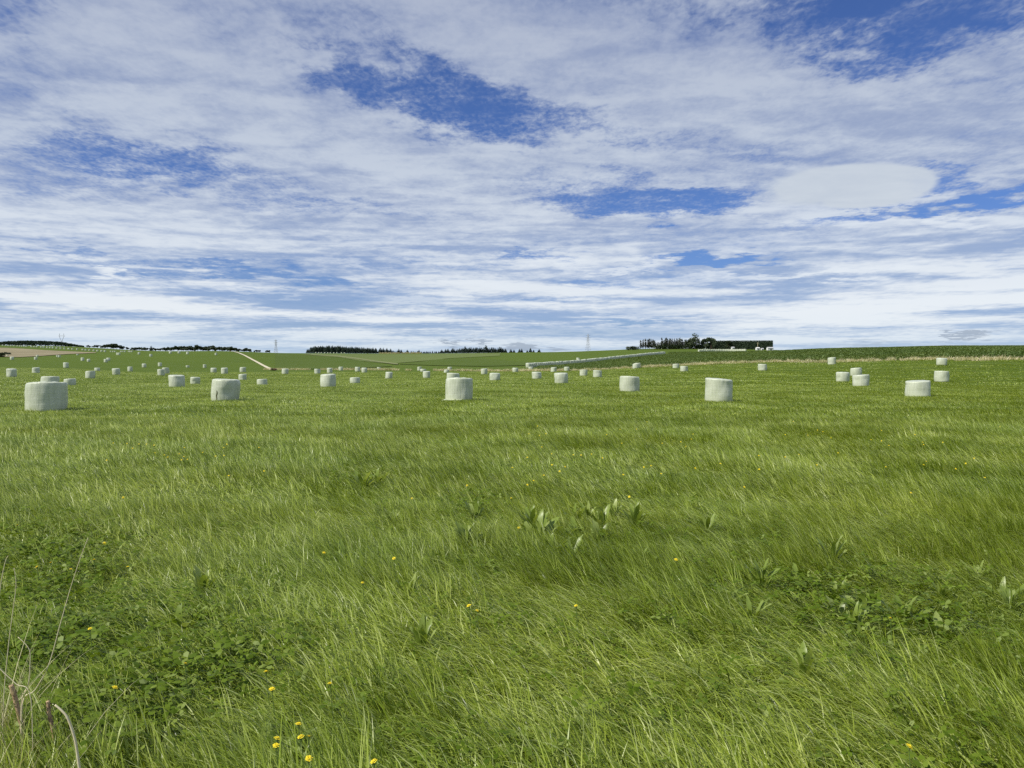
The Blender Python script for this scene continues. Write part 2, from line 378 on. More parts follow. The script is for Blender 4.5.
def blades(name, n, rad, width, hmean, bend, spread, mat, seg=4, hsd=.28, strand=0.0):
    """one tuft: n tapering, curving blades leaning towards +X"""
    V = []; Fc = []
    ncl = max(1, int(n/14)); cl = [(rng.normal(0, spread), rng.normal(0, .22), rng.random(2)*2-1) for _ in range(ncl)]
    for i in range(n):
        k = cl[i % ncl]
        if strand and rng.random() < strand:
            x, y = k[2]*rad*.8+rng.normal(0, rad*.10, 2); phi = k[0]+rng.normal(0, .25); bn = bend*(1+k[1])+rng.normal(0, .12)
        else:
            r = rad*math.sqrt(rng.random()); t = rng.random()*6.283; x, y = r*math.cos(t), r*math.sin(t)
            phi = rng.normal(0, spread*1.2); bn = bend+rng.normal(0, .28)
        h = hmean*max(.35, 1+rng.normal(0, hsd)); w = width*(.6+.8*rng.random())
        t0 = abs(rng.normal(.08+.25*bend, .15)); face = phi+math.pi/2+rng.normal(0, .7)
        wx, wy = math.cos(face)*w/2, math.sin(face)*w/2
        px, py, pz = x, y, -.02; b = len(V); ln = h/seg
        for s in range(seg+1):
            q = s/seg; ww = 1-.15*q if q < .5 else max(.0, (1-q)*1.85)
            if s == seg:
                V.append((px, py, pz))
            else:
                V += [(px-wx*ww, py-wy*ww, pz), (px+wx*ww, py+wy*ww, pz)]
            ang = t0+bn*q*1.5
            px += math.sin(ang)*ln*math.cos(phi); py += math.sin(ang)*ln*math.sin(phi); pz += math.cos(ang)*ln
        for s in range(seg-1): Fc.append((b+2*s, b+2*s+1, b+2*s+3, b+2*s+2))
        Fc.append((b+2*seg-2, b+2*seg-1, b+2*seg))
    return mesh_obj(name, V, Fc, mat, smooth=True, linked=False)

def field_noise(x, y, s, seed=0.0):
    return np.array([mnoise.fractal(Vector((a*s, b*s, seed)), 1.0, 2.0, 3) for a, b in zip(x, y)])

def ring(y0, y1, step, margin=2.5, slope=.72):
    pts = []
    y = y0
    while y < y1:
        hw = slope*max(y, 0)+margin; n = int(2*hw/step)
        xs = (np.arange(n)+.5)/n*2*hw-hw
        xs = xs+rng.normal(0, step*.3, n); ys = y+rng.normal(0, step*.3, n)
        pts.append(np.stack([xs, ys], 1)); y += step*.9
    return np.concatenate(pts)

BENDS = (.55, 1.05, 1.5)
def make_protos(tagname, n, rad, width, h, seg, strand, per=3):
    out = []
    for bi, b in enumerate(BENDS):
        for k in range(per):
            out.append(blades(f'{tagname}.{bi*per+k:03d}', n, rad, width, h*(1-.08*bi), b, .42, M['grass'], seg, strand=strand))
    return out
grass_pts = []; grass_rot = []; grass_scl = []; grass_vid = []; protos = []
def add_ring(y0, y1, step, ps, hs, margin=2.5):
    base = len(protos); protos.extend(ps)
    p = ring(y0, y1, step, margin); x, y = p[:,0], p[:,1]
    lean = field_noise(x, y, .55, 3.1)+.55*field_noise(x, y, 1.7, 5.2)
    dirn = field_noise(x, y, .33, 9.7)*.7+.6*field_noise(x, y, 1.1, 2.2); tall = field_noise(x, y, .28, 14.)+.4*field_noise(x, y, 1.3, 4.)
    lv = np.clip(np.round((lean*.7+rng.normal(0, .28, len(x)))*1.8+1.0), 0, 2).astype(int)
    grass_vid.append(base+lv*3+rng.integers(0, 3, len(x)))
    grass_rot.append(math.pi*.95+dirn*.95+rng.normal(0, .3, len(x)))
    s = np.clip(1+.18*tall, .6, 1.5)*(.9+.2*rng.random(len(x)))
    grass_scl.append(np.stack([np.ones_like(s), np.ones_like(s), s*hs], 1))
    grass_pts.append(np.stack([x, y, height(x, y)], 1))
add_ring(-1.0, 9, .21, make_protos('grass_tuft_near', 270, .26, .0060, .255, 6, .8), 1.0)
add_ring(9, 24, .42, make_protos('grass_tuft_mid', 420, .50, .0088, .24, 5, .72), 1.0)
add_ring(24, 62, .95, make_protos('grass_tuft_wide', 520, 1.0, .018, .17, 3, .5), .85)
add_ring(62, 190, 2.3, make_protos('grass_tuft_sparse', 420, 2.3, .05, .15, 3, .3), .7)
scatter('grass', np.concatenate(grass_pts), np.concatenate(grass_rot), np.concatenate(grass_scl), np.concatenate(grass_vid), protos,
        'long windblown green grass covering the whole pasture', 'grass')

# kale crop, leaf clumps over the right hand hill
def leaf_clump(name, n, rad, leaf, h, mat):
    V = []; Fc = []
    for i in range(n):
        t = rng.random()*6.283; r = rad*math.sqrt(rng.random()); c = Vector((r*math.cos(t), r*math.sin(t), h*(.45+.55*rng.random())))
        d = Vector((math.cos(t+rng.normal(0,.6)), math.sin(t+rng.normal(0,.6)), rng.normal(.25,.4))).normalized()
        sd = d.cross(Vector((0,0,1))).normalized(); l = leaf*(.6+.8*rng.random()); b = len(V)
        up = sd.cross(d)
        V += [tuple(c-d*l*.5), tuple(c+sd*l*.33+up*l*.1), tuple(c+d*l*.55-up*l*.12), tuple(c-sd*l*.33+up*l*.1)]
        Fc += [(b,b+1,b+2), (b,b+2,b+3)]
    return mesh_obj(name, V, Fc, mat, linked=False)
kp = [leaf_clump(f'kale_clump.{k:03d}', 40, .6, .24, .42, M['kale']) for k in range(4)]
q = []
for y0, y1, st in ((60, 260, .9), (260, 480, 1.7)):
    ys = np.arange(y0, y1, st); xs = np.arange(0, 300, st); gxx, gyy = np.meshgrid(xs, ys)
    gxx = gxx.ravel()+rng.normal(0, st*.25, gxx.size); gyy = gyy.ravel()+rng.normal(0, st*.25, gyy.size)
    k = in_poly(gxx, gyy, CROP) & (gxx < .85*gyy+8)
    q.append((gxx[k], gyy[k], np.full(k.sum(), 1.0 if y0 < 100 else 1.6)))
kx = np.concatenate([a[0] for a in q]); ky = np.concatenate([a[1] for a in q]); ks = np.concatenate([a[2] for a in q])
ks3 = np.stack([ks, ks, (.7+.5*rng.random(len(ks)))*np.where(ky > 300, .7, 1)], 1)
scatter('kale_crop', np.stack([kx, ky, height(kx, ky)+.1], 1), rng.random(len(kx))*6.283, ks3, rng.integers(0, 4, len(kx)), kp,
        'dark leafy crop growing on the right hill beyond the dry strip', 'crop')

# dry rank grass along the field boundary
def along(pl, n, wid):
    pl = np.array(pl, float); s = np.r_[0, np.cumsum(np.hypot(*np.diff(pl, axis=0).T))]
    t = np.sort(rng.random(n))*s[-1]; x = np.interp(t, s, pl[:,0]); y = np.interp(t, s, pl[:,1])
    w = rng.normal(0, wid, n); return x+w*.72, y+w*.7
dp = [blades(f'dry_tuft.{k:03d}', 90, .55, .035, .75, .5, 1.5, M['dry'], 3, .35) for k in range(4)]
x, y = along(BND, 950, .5)
thin = field_noise(x, y, .06, 2.)+field_noise(x, y, .35, 7.)*.6; gone = np.where(y > 190, -.12, -2)
k = thin > gone; x, y = x[k], y[k]
scatter('dry_grass', np.stack([x, y, height(x, y)], 1), rng.random(len(x))*6.283,
        np.stack([np.ones(len(x))*1.1, np.ones(len(x))*1.1, np.where(y < 170, .62, .68)*(.6+.6*rng.random(len(x)))], 1), rng.integers(0, 4, len(x)), dp,
        'strip of pale dry rank grass along the field boundary', 'dry grass')
# pale grass strips under the far conifers
x, y = along([(at(p, 880).x, 880) for p in (379, 400)], 60, .8); x2, y2 = along([(at(p, 880).x, 880) for p in (402, 421)], 60, .8)
x = np.r_[x, x2]; y = np.r_[y, y2]
scatter('dry_hedgerow_grass', np.stack([x, y, height(x, y)], 1), rng.random(len(x))*6.283, np.ones(len(x))*1.6, rng.integers(0, 4, len(x)), dp,
        'pale dry grass strip at the foot of the far conifers', 'dry grass')

# clover and broad leaved ground cover at the left
def clover_tuft(name, n, rad, leaf, h):
    V = []; Fc = []
    for i in range(n):
        r = rad*math.sqrt(rng.random()); t = rng.random()*6.283; c = Vector((r*math.cos(t), r*math.sin(t), h*(.5+.6*rng.random())))
        l = leaf*(.6+.7*rng.random()); tl = Vector((rng.normal(0,.35), rng.normal(0,.35), 1)).normalized()
        a = tl.orthogonal().normalized(); w = rng.random()*6.283; a = Matrix.Rotation(w, 3, tl) @ a
        for j in range(3):
            d = Matrix.Rotation(j*2.094, 3, tl) @ a; e = tl.cross(d); b = len(V)
            V += [tuple(c), tuple(c+d*l*.5+e*l*.33+tl*l*.06), tuple(c+d*l*.95+e*l*.2), tuple(c+d*l*.95-e*l*.2), tuple(c+d*l*.5-e*l*.33+tl*l*.06)]
            Fc += [(b,b+1,b+2,b+3,b+4)]
    return mesh_obj(name, V, Fc, M['clover'], linked=False)
cps = [clover_tuft(f'clover_tuft.{k:03d}', 20, .27, .032, .185) for k in range(3)]
C = []
for px, py, rx, ry, n in [(50,560,85,40,46),(60,640,65,50,30),(200,650,70,26,20),(85,705,65,30,22),(210,600,60,25,10),(470,500,80,14,12),(880,605,110,26,12),(800,575,60,18,8),(360,470,40,14,8),(40,520,60,18,16),(940,424,40,5,5)]:
    for i in range(n):
        g_ = hit(px+rng.normal(0, rx*.5), py+rng.normal(0, ry*.5), .2)
        if g_: C.append((g_.x, g_.y, g_.z))
for i in range(330):
    py = random.triangular(455, 800, 520); g_ = hit(random.uniform(-60, 1084), py, .2); C.append((g_.x, g_.y, g_.z))
C = np.array(C)
scatter('clover', C, rng.random(len(C))*6.283, np.r_[.85+.5*rng.random(len(C)-330), .55+.55*rng.random(330)], rng.integers(0, 3, len(C)), cps, 'patches of clover leaves among the grass', 'clover')

# ------------------------------------------------------------------ bales
def bale_mesh(name, seed, nu=48, detail=True):
    rg = random.Random(seed); Rr, Ht = .675, 1.2
    prof = [(0, 0.0)]
    prof += [(Rr*.5, 0), (Rr*.86, .01)]
    for k in range(5):
        a = k/4*math.pi/2; prof.append((Rr-.09+.09*math.sin(a), .09-.09*math.cos(a)))
    nz = 12 if detail else 4
    for k in range(1, nz): prof.append((Rr, .09+(Ht-.165)*k/nz))
    for k in range(5):
        a = k/4*math.pi/2; prof.append((Rr-.075+.075*math.cos(a), Ht-.075+.075*math.sin(a)))
    prof += [(Rr*.7, Ht+.012), (Rr*.4, Ht+.02), (0, Ht+.02)]
    V = []; Fc = []
    sx = rg.uniform(-.05, .05); bulge = rg.uniform(.0, .05); dents = [(rg.random()*6.283, rg.uniform(.2, 1.0), rg.uniform(.02, .06), rg.uniform(.25, .5)) for _ in range(5)]
    lean = rg.uniform(-.05, .05), rg.uniform(-.04, .04); tp = rg.uniform(-.05, .05), rg.uniform(-.05, .05)
    for i, (r, z) in enumerate(prof):
        if i in (0, len(prof)-1): V.append((lean[0]*z, lean[1]*z, z)); continue
        for k in range(nu):
            w = 2*math.pi*k/nu; q = r
            if r > Rr*.6:
                q += bulge*math.sin(math.pi*min(max(z/Ht,0),1))-.02
                q += .018*mnoise.noise(Vector((math.cos(w)*2.2, math.sin(w)*2.2, z*1.6+seed)))+.008*mnoise.noise(Vector((math.cos(w)*9, math.sin(w)*9, z*3+seed)))
                q += .002*math.sin(z*26+seed+math.sin(w*2+seed))+.005*math.sin(w*17+seed+2*math.sin(z*2.1+seed))*mnoise.noise(Vector((math.cos(w)*3, math.sin(w)*3, z*.8+seed+9)))
                for (dw, dz, dd, dr) in dents:
                    da = math.atan2(math.sin(w-dw), math.cos(w-dw))*Rr; e = (da*da+(z-dz)**2)/(dr*dr)
                    if e < 4: q -= dd*math.exp(-e)
            zz = z
            if z > Ht*.85:
                zz += tp[0]*math.cos(w)*r/Rr+tp[1]*math.sin(w)*r/Rr+.025*mnoise.noise(Vector((math.cos(w)*r*4, math.sin(w)*r*4, seed)))
            V.append((q*math.cos(w)*(1+sx)+lean[0]*z, q*math.sin(w)*(1-sx)+lean[1]*z, zz))
    n = len(prof)
    base = lambda i: 1+(i-1)*nu
    for k in range(nu): Fc.append((0, base(1)+(k+1) % nu, base(1)+k))
    for i in range(1, n-2):
        for k in range(nu):
            k2 = (k+1) % nu; Fc.append((base(i)+k, base(i)+k2, base(i+1)+k2, base(i+1)+k))
    last = len(V)-1
    for k in range(nu): Fc.append((base(n-2)+k, base(n-2)+(k+1) % nu, last))
    me = bpy.data.meshes.new(name); me.from_pydata(V, [], Fc); me.materials.append(M['film'])
    me.polygons.foreach_set('use_smooth', [True]*len(me.polygons)); me.update()
    return me
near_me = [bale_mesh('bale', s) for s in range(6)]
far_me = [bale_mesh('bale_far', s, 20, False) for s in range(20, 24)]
BALES = []
def bale(x0, x1, y0, y1, label, depth=None, group='wrapped bales standing in the pasture', hidden=False):
    """a bale from its outline in the photograph: feet on the ground where it shows"""
    xc = (x0+x1)/2; u = (xc-512)/F; wpx = x1-x0
    dw = F*1.37*math.sqrt(1+u*u)/wpx                       # depth from its width
    g_ = hit(xc, y1+.6)
    dg = g_.y if g_ else dw
    d = dw if (dg > dw*1.3 or dg < dw*.77) else .5*dw+.5*dg
    d = depth or d
    p = at(xc, d); s = min(max(wpx*d/(F*1.37*math.sqrt(1+u*u)), .84), 1.2)
    ztop = CAMZ+(HOR-y0)*d/F; hz = min(max((ztop-p.z)/1.2, .6), 1.12)
    if hidden: hz = max((ztop-p.z)/1.2, .35)
    me = near_me[len(BALES) % 6] if wpx > 8 else far_me[len(BALES) % 4]
    o = bpy.data.objects.new('wrapped_bale', me); link(o)
    o.location = (p.x, p.y, p.z-.02); o.scale = (s, s, hz); o.rotation_euler = (0, 0, random.random()*6.283)
    tag(o, label, 'bale', group); BALES.append(o)
    return o
# --- BALE LIST
BL = [
 (23.6,66.6,382,410.8,'largest pale wrapped bale, nearest the left edge, grey on its right side'),
 (40.4,59,376.3,386.5,'wrapped bale peeping over the top of the largest left bale'),
 (63.5,76,378.6,387,'wrapped bale just right of and behind the largest left bale',82),
 (6,17,368.7,376,'wrapped bale standing alone nearest the left edge, beyond the largest bale'),
 (31.8,40,367.5,372.6,'wrapped bale alone beyond the largest left bale, level with the leftmost one'),
 (85,95.3,370.9,377.7,'squat wrapped bale with a flat half hidden one behind its right shoulder'),
 (94,100.6,370,374.6,'flat half hidden bale at the right shoulder of a squat bale'),
 (112,120.2,368.4,374,'single bale midway between the squat bale and the hillside pair at left'),
 (127.3,132.8,366.7,371.5,'small bale at the foot of the left hill, left of the overlapping pair'),
 (157.3,165.2,369.2,375.3,'front bale of the overlapping pair at the foot of the left hill'),
 (162,169.3,367.7,373,'back bale of the overlapping pair at the foot of the left hill'),
 (168.3,185,375,387.5,'mid sized bale with a little low bale tucked against its left foot'),
 (162.8,169.5,381.6,386.6,'little low bale tucked against the left foot of a mid sized bale'),
 (190,200,377,384.6,'bale standing just right of the mid sized bale at left'),
 (210,239.8,379,401.5,'large bale with a dark tear slit down its left side'),
 (210.6,216.8,367.9,371.9,'small far bale above the torn bale, left one of a pair'),
 (220.7,228,367.8,373,'small far bale above the torn bale, right one of a pair'),
 (239.7,246,367.2,371.2,'small far bale directly behind a closer bale right of the torn bale'),
 (238.4,247,374,380.2,'bale behind the right shoulder of the torn bale'),
 (256.9,267.4,379,385.2,'low slumped bale in the gap right of the torn bale'),
 (281.7,288.5,368.7,373.8,'small bale standing alone right of the foot of the pale track'),
 (314.3,320.5,368.9,374.4,'small bale behind the left shoulder of the tall creased bale'),
 (326.7,332.7,368,373.2,'small bale directly behind the tall creased bale'),
 (319.9,335.9,374,387.4,'tall creased bale with rounded shoulders, in front of two small ones'),
 (338.5,343,366.8,371,'tiny bale at the dry grass strip, right of the tall creased bale'),
 (350,360,377.3,383.2,'low slumped bale just right of the tall creased bale'),
 (354.9,360.3,367,371,'left one of two touching tiny bales at the dry grass strip'),
 (361.5,367.3,367.8,372.5,'right one of two touching tiny bales at the dry grass strip'),
 (376.8,381.2,367.4,369.9,'bright flat bale lying low in the dry grass strip'),
 (384.9,392.5,372,378.8,'bale standing alone between the slumped bale and the overlapping close pair'),
 (417,421.8,366.8,371,'tiny bale behind the overlapping close pair left of centre'),
 (420.4,426,371.5,376.3,'back left bale of the overlapping close pair left of centre'),
 (422.6,430.3,371.2,377.4,'front right bale of the overlapping close pair left of centre'),
 (443.6,449,369.6,374.2,'lower left of two small bales behind the centre stack of bales'),
 (447.3,452,367,371,'farthest of two small bales behind the centre stack of bales'),
 (446.5,460.2,373,382,'bale whose top shows above the large centre bale'),
 (444.8,472,377.8,401.3,'large centre bale with a loose flap of film at its foot'),
 (481,487.4,368.6,374.3,'small bale at the dry grass strip right of the large centre bale'),
 (489.7,500,373,380.3,'neat bale standing alone right of the large centre bale'),
 (512.6,518.2,367.8,372.8,'small bale at the strip, left of where the long bale row begins'),
 (528.4,533.3,366.7,372,'small bale right in front of the start of the long bale row'),
 (531.9,541.6,371.9,379,'bale in front of the start of the long bale row, left of a larger one'),
 (550.7,556.5,367.2,372.8,'left one of two small bales flanking the larger bale below the long row'),
 (554.4,568.1,372.8,383.3,'larger bale with two small ones behind it below the long row'),
 (563.9,569.4,366.9,372.3,'right one of two small bales flanking the larger bale below the long row'),
 (579.5,587.6,369.7,376.5,'left one of two separate bales below the long row'),
 (592.7,602.2,370.4,377.2,'right one of two separate bales below the long row'),
 (619.5,640,376.2,392.3,'upright mid sized bale right of centre, standing by itself'),
 (632.4,639.0,363.8,369.4,'front bale of the tiny touching pair at the crop edge'),
 (634.2,640.8,363,368.6,'back bale of the tiny touching pair at the crop edge'),
 (672.2,679.6,363.9,370,'left one of a close pair under the crop edge right of centre'),
 (679.8,688.2,366.2,373,'right one of a close pair under the crop edge right of centre'),
 (704,733.4,378.4,401.8,'large bale with a raised left top corner, right of centre'),
 (757.8,767.3,364,371,'lone small bale between the raised corner bale and the right hand trio'),
 (827.5,836.3,357.4,363.8,'small bale against the dry strip above the right hand trio', 119),
 (836,849.5,372,383.2,'left bale of the right hand trio'),
 (850,862.3,367.8,376.5,'back bale of the right hand trio'),
 (852.6,870,374.7,387.6,'front bale of the right hand trio'),
 (904.9,931.7,380.5,398.5,'large wide bale nearest the right edge'),
 (934,949.7,371,382.2,'bale behind the large wide bale at right'),
 (936,947.4,358,366.3,'farthest of three bales lined up at right, against the dry strip'),
 (576.4,579.8,353.8,355.6,'lone white bale high on the bare green hill left of the pylon'),
]
HILL = [
 (63,69.2,362.6,367,'largest bale on the left hillside, shaded on its right'),
 (86.8,90.5,359,362.2,'lone bale on the left hillside right of the largest hillside bale'),
 (103.8,107.8,357.6,361,'lower bale of a stepped pair on the left hillside'),
 (106.3,110.4,354.8,357.6,'upper bale of a stepped pair on the left hillside'),
 (116.3,119,352.5,354.6,'left bale of a touching pair under the row on the left ridge'),
 (117.8,120.6,351.8,354,'right bale of a touching pair under the row on the left ridge'),
 (76.5,79,354,356.6,'lower bale at the right end of the brown paddock'),
 (80.7,84.4,352.8,354.7,'upper bale at the right end of the brown paddock'),
 (6,9,357,360.7,'small bale below the brown paddock, closest to the left edge'),
 (10,14.3,355.8,358,'bale at the brown paddock edge right of the leftmost small bale'),
 (34,37.6,357,360,'front bale of a tiny pair below the middle of the brown paddock'),
 (36,38.8,355,357.4,'back bale of a tiny pair below the middle of the brown paddock'),
 (56.2,59.2,355,357,'left one of a tiny pair below the right half of the brown paddock'),
 (58,61,355.5,357.9,'right one of a tiny pair below the right half of the brown paddock'),
 (137.8,140.5,351,353.3,'tiny bale on the left hill crest below the gap in the trees'),
 (149.5,152.6,351,354,'tiny bale on the left hill crest below the small pointed tree'),
 (169,171.6,349.5,351.6,'upper of two tiny bales stacked in view on the hill crest'),
 (169.5,171.8,351.8,354,'lower of two tiny bales stacked in view on the hill crest'),
 (177.8,180.4,349.5,351.5,'tiny bale on the crest against the middle of the dark trees'),
 (186.2,189,350,351.4,'tiny low bale on the crest right of the middle of the dark trees'),
 (214.7,217.5,349.3,352,'tiny bale on the crest just left of the top of the pale track'),
 (141.9,146.4,363.7,367.2,'left one of four small bales across the lower left hillside'),
 (157.9,162,362.6,366,'second from left of four small bales across the lower left hillside'),
 (185.8,189.5,365.6,368.7,'third from left of four small bales across the lower left hillside'),
 (202.8,206.6,364.5,368.2,'right one of four small bales across the lower left hillside'),
]
made = {}
for b in BL: made[b[4]] = bale(*b)
for b in HILL: bale(*b, group='wrapped bales scattered over the left hillside')
made['large bale with a raised left top corner, right of centre'].rotation_euler.z += math.pi
# the torn bale's slit and the loose flap of the centre bale, seen pieces with their own look
tb = made['large bale with a dark tear slit down its left side']; tb.rotation_euler.z = 0; tb.data = near_me[1].copy()
def on_bale(o, ang, z, out):   # local point on the bale's skin
    best = min(o.data.vertices, key=lambda v: (math.atan2(math.sin(math.atan2(v.co.y, v.co.x)-ang), math.cos(math.atan2(v.co.y, v.co.x)-ang))*.67)**2+(v.co.z-z)**2+(10 if math.hypot(v.co.x, v.co.y) < .5 else 0))
    r = math.hypot(best.co.x, best.co.y)+out
    return Vector((r*math.cos(ang), r*math.sin(ang), z))
toc = math.atan2(-tb.location.y, -tb.location.x)      # towards the camera
mb = MB(); a0 = toc-.62
for i in range(7):
    z = .12+.5*i/6; w = .012+.03*math.sin(math.pi*(i+.3)/7)
    for s_ in (-1, 1): mb.v.append(tuple(on_bale(tb, a0+.02*math.sin(i*1.7)+s_*w+.05*i/6, z, .012)))
for i in range(6): mb.f.append((2*i, 2*i+1, 2*i+3, 2*i+2))
sl = mb.build('tear', M['silage'], tb); sl['label'] = 'dark slit where the film is torn open'
cb = made['large centre bale with a loose flap of film at its foot']; cb.rotation_euler.z = 0
mb = MB(); toc = math.atan2(-cb.location.y, -cb.location.x)
for i in range(9):
    a = toc-1.35+i*.2
    for k in range(4):
        r = .60+k*.085*(1.2-.09*i); mb.v.append((r*math.cos(a), r*math.sin(a), (.15-.03*k+.05*mnoise.noise(Vector((i*.9,k*1.1,2)))) if k else .14))
for i in range(8):
    for k in range(3): mb.f.append((i*4+k, i*4+k+1, (i+1)*4+k+1, (i+1)*4+k))
fl = mb.build('film_flap', M['film'], cb, True); fl['label'] = 'loose flap of white film spread at the foot'

def row_bale(x, y, label, group, s=1.0, z=0.0):
    o = bpy.data.objects.new('wrapped_bale', far_me[random.randrange(4)]); link(o)
    o.location = (x, y, h1(x, y)-.02+z); o.scale = (s, s, s*random.uniform(.95, 1.05)); o.rotation_euler = (0, 0, random.random()*6.283)
    return tag(o, label, 'bale', group)
n = 122
for i in range(n):
    t = i/(n-1); x = ROW_A[0]+(ROW_B[0]-ROW_A[0])*t+2.0*math.sin(t*math.pi); y = ROW_A[1]+(ROW_B[1]-ROW_A[1])*t
    row_bale(x, y, 'white wrapped bale packed in the long row climbing the crop hill', 'bales in the long row beside the crop', 1.12)
RIDGE = [40,80,120,160,200,245,280,310,340,370,440,480,515,575,610,660,700,740,790,845,900,960]
rx = [v/13.957 for v in RIDGE]+[60+v/12.8 for v in (110,160,220,290,330,378,432,480,530,575,650,680,705,780,800,830,880,900,920)]
for px in rx:
    y_ = np.interp(px, [0, 20, 40, 60, 80, 106, 135], [345.8, 346.6, 347.6, 349, 350.2, 352.2, 352.2])
    p = hit(px, y_) or at(px, 640)
    row_bale(p.x, p.y, 'tiny white bale in the spaced out row along the left ridge', 'bales lined along the left ridge', 1.05 if px < 105 else .8)
for i in range(27):
    t = i/26; p = at(699+46*t, 475+8*math.sin(t*3)); row_bale(p.x, p.y, 'white bale in the short row below the hilltop trees', 'bales in the short hilltop row', 1.15)
for px in (316,319,321.5,325,328,330.5,334,337,341.5,344.5):
    p = at(px, 850); row_bale(p.x, p.y, 'tiny white bale in front of the dark conifer plantation', 'bales below the plantation', 1.0)

# ------------------------------------------------------------------ trees
def crown_conifer(seed, n=300):
    rg = random.Random(seed); V = []; Fc = []
    for i in range(n):
        z = 1-math.sqrt(rg.random())*.94; rad = (1-z)*.22+.02; w = rg.random()*6.283; r = rad*math.sqrt(rg.uniform(.3, 1)); c = Vector((r*math.cos(w), r*math.sin(w), z))
        d = Vector((math.cos(w), math.sin(w), rg.uniform(-.5, .1))).normalized(); s = d.cross(Vector((0,0,1))).normalized(); l = rg.uniform(.06, .12)*(1.2-.6*z); b = len(V)
        V += [tuple(c-d*l*.4+Vector((0,0,l*.4))), tuple(c+s*l*.6), tuple(c+d*l), tuple(c-s*l*.6)]; Fc += [(b,b+1,b+2), (b,b+2,b+3)]
    b = len(V); V += [(.012,0,.9),(-.008,.01,.9),(-.008,-.01,.9),(0,0,1.04)]; Fc += [(b,b+1,b+3),(b+1,b+2,b+3),(b+2,b,b+3)]
    return V, Fc
def crown_lobes(seed, lobes, n=620, leaf=.075):
    rg = random.Random(seed); V = []; Fc = []; tot = sum(l[3]**2*l[4] for l in lobes)
    for (x, y, z, r, rz) in lobes:
        for i in range(int(n*r*r*rz/tot)):
            p = Vector((rg.gauss(0,1), rg.gauss(0,1), rg.gauss(0,1))).normalized()*rg.uniform(.55, 1.04)
            c = Vector((x+p.x*r, y+p.y*r, z+p.z*rz)); d = Vector((rg.gauss(0,1), rg.gauss(0,1), rg.gauss(0,.6))).normalized()
            s = d.cross(Vector((rg.random(), rg.random(), rg.random()))).normalized(); l = leaf*rg.uniform(.6, 1.5); b = len(V)
            V += [tuple(c-d*l), tuple(c+s*l*.7), tuple(c+d*l), tuple(c-s*l*.7)]; Fc += [(b,b+1,b+2,b+3)]
    return V, Fc
def trunk_mb(h, r, limbs=4, seed=0):
    rg = random.Random(seed); m_ = MB(); m_.tube([(0,0,-.02),(.004,0,h*.5),(.0,.004,h)], [r, r*.7, r*.25], 6)
    for i in range(limbs):
        w = rg.random()*6.283; z = h*rg.uniform(.4, .8); m_.tube([(0,0,z),(math.cos(w)*h*.18, math.sin(w)*h*.18, z+h*.2)], [r*.4, r*.12], 5)
    return m_
def me_of(V, Fc, mat, name):
    me = bpy.data.meshes.new(name); me.from_pydata([tuple(v) for v in V], [], Fc); me.materials.append(mat); me.update(); return me
def lob(seed, spread, zlo, zhi, n):
    rg = random.Random(seed)
    return [(rg.uniform(-spread, spread), rg.uniform(-spread, spread), rg.uniform(zlo, zhi), (r_ := rg.uniform(.13, .22)), r_*rg.uniform(.75, 1.0)) for _ in range(n)]
KIND = {}
def kind(k, crowns, cmat, tr):
    KIND[k] = ([me_of(*c, cmat, 'crown') for c in crowns], [me_of(t.v, t.f, M['bark'], 'trunk') for t in tr])
kind('conifer_tree', [crown_conifer(s) for s in range(4)], M['conifer'], [trunk_mb(.85, .016, 3, 1)])
kind('round_tree', [crown_lobes(s, lob(s, .30, .2, .76, 10)) for s in range(4)], M['broad'], [trunk_mb(.6, .03, 4, s) for s in range(2)])
kind('poplar_tree', [crown_lobes(s+40, [(0,0,.3+.14*i,.10-.012*i,.14) for i in range(5)], 150, .05) for s in range(4)], M['poplar'], [trunk_mb(.9, .018, 5, s) for s in range(2)])
kind('gum_tree', [crown_lobes(90, [(-.05,0,.38,.26,.26),(.12,0,.36,.22,.22),(-.02,.05,.6,.22,.16),(.03,0,.86,.15,.10),(-.13,0,.8,.09,.07),(.16,.02,.6,.14,.1),(-.22,0,.45,.13,.12)], 700, .04)], M['broad'], [trunk_mb(.85, .03, 6, 4)])
kind('shrub', [crown_lobes(60+s, [(rng.normal(0,.25), rng.normal(0,.2), .5, .35, .45) for _ in range(4)], 220, .10) for s in range(2)], M['broad'], [trunk_mb(.5, .05, 4, 3)])
def tree(k, p, h, label, group, wide=1.0):
    crowns, trunks = KIND[k]; t = empty(k, (p.x, p.y, p.z-.05)); t.scale = (h*wide, h*wide, h); t.rotation_euler.z = random.random()*6.283
    tag(t, label, 'shrub' if k == 'shrub' else 'tree', group)
    for nm, ms in (('trunk', trunks), ('crown', crowns)):
        o = bpy.data.objects.new(nm, ms[random.randrange(len(ms))]); link(o, t)
    return t
def hpx(d, px): return px*d/F
# conifer plantation
px = 307.5
while px < 378:
    for dd in ((900, 915) if px > 311 else (905,)):
        d = dd+random.uniform(-6, 6); topy = np.interp(px, [307, 311, 320, 340, 360, 378], [349.5, 346.6, 345.6, 345.9, 347.2, 348.2])+random.uniform(-.5, .8)
        p = at(px+random.uniform(-.6, .6), d); h = (CAMZ+(HOR-topy)*d/F)-p.z
        tree('conifer_tree', p, max(h, 3), 'dark conifer in the dense plantation on the far skyline', 'conifers of the far plantation', 1.5)
    px += 1.5
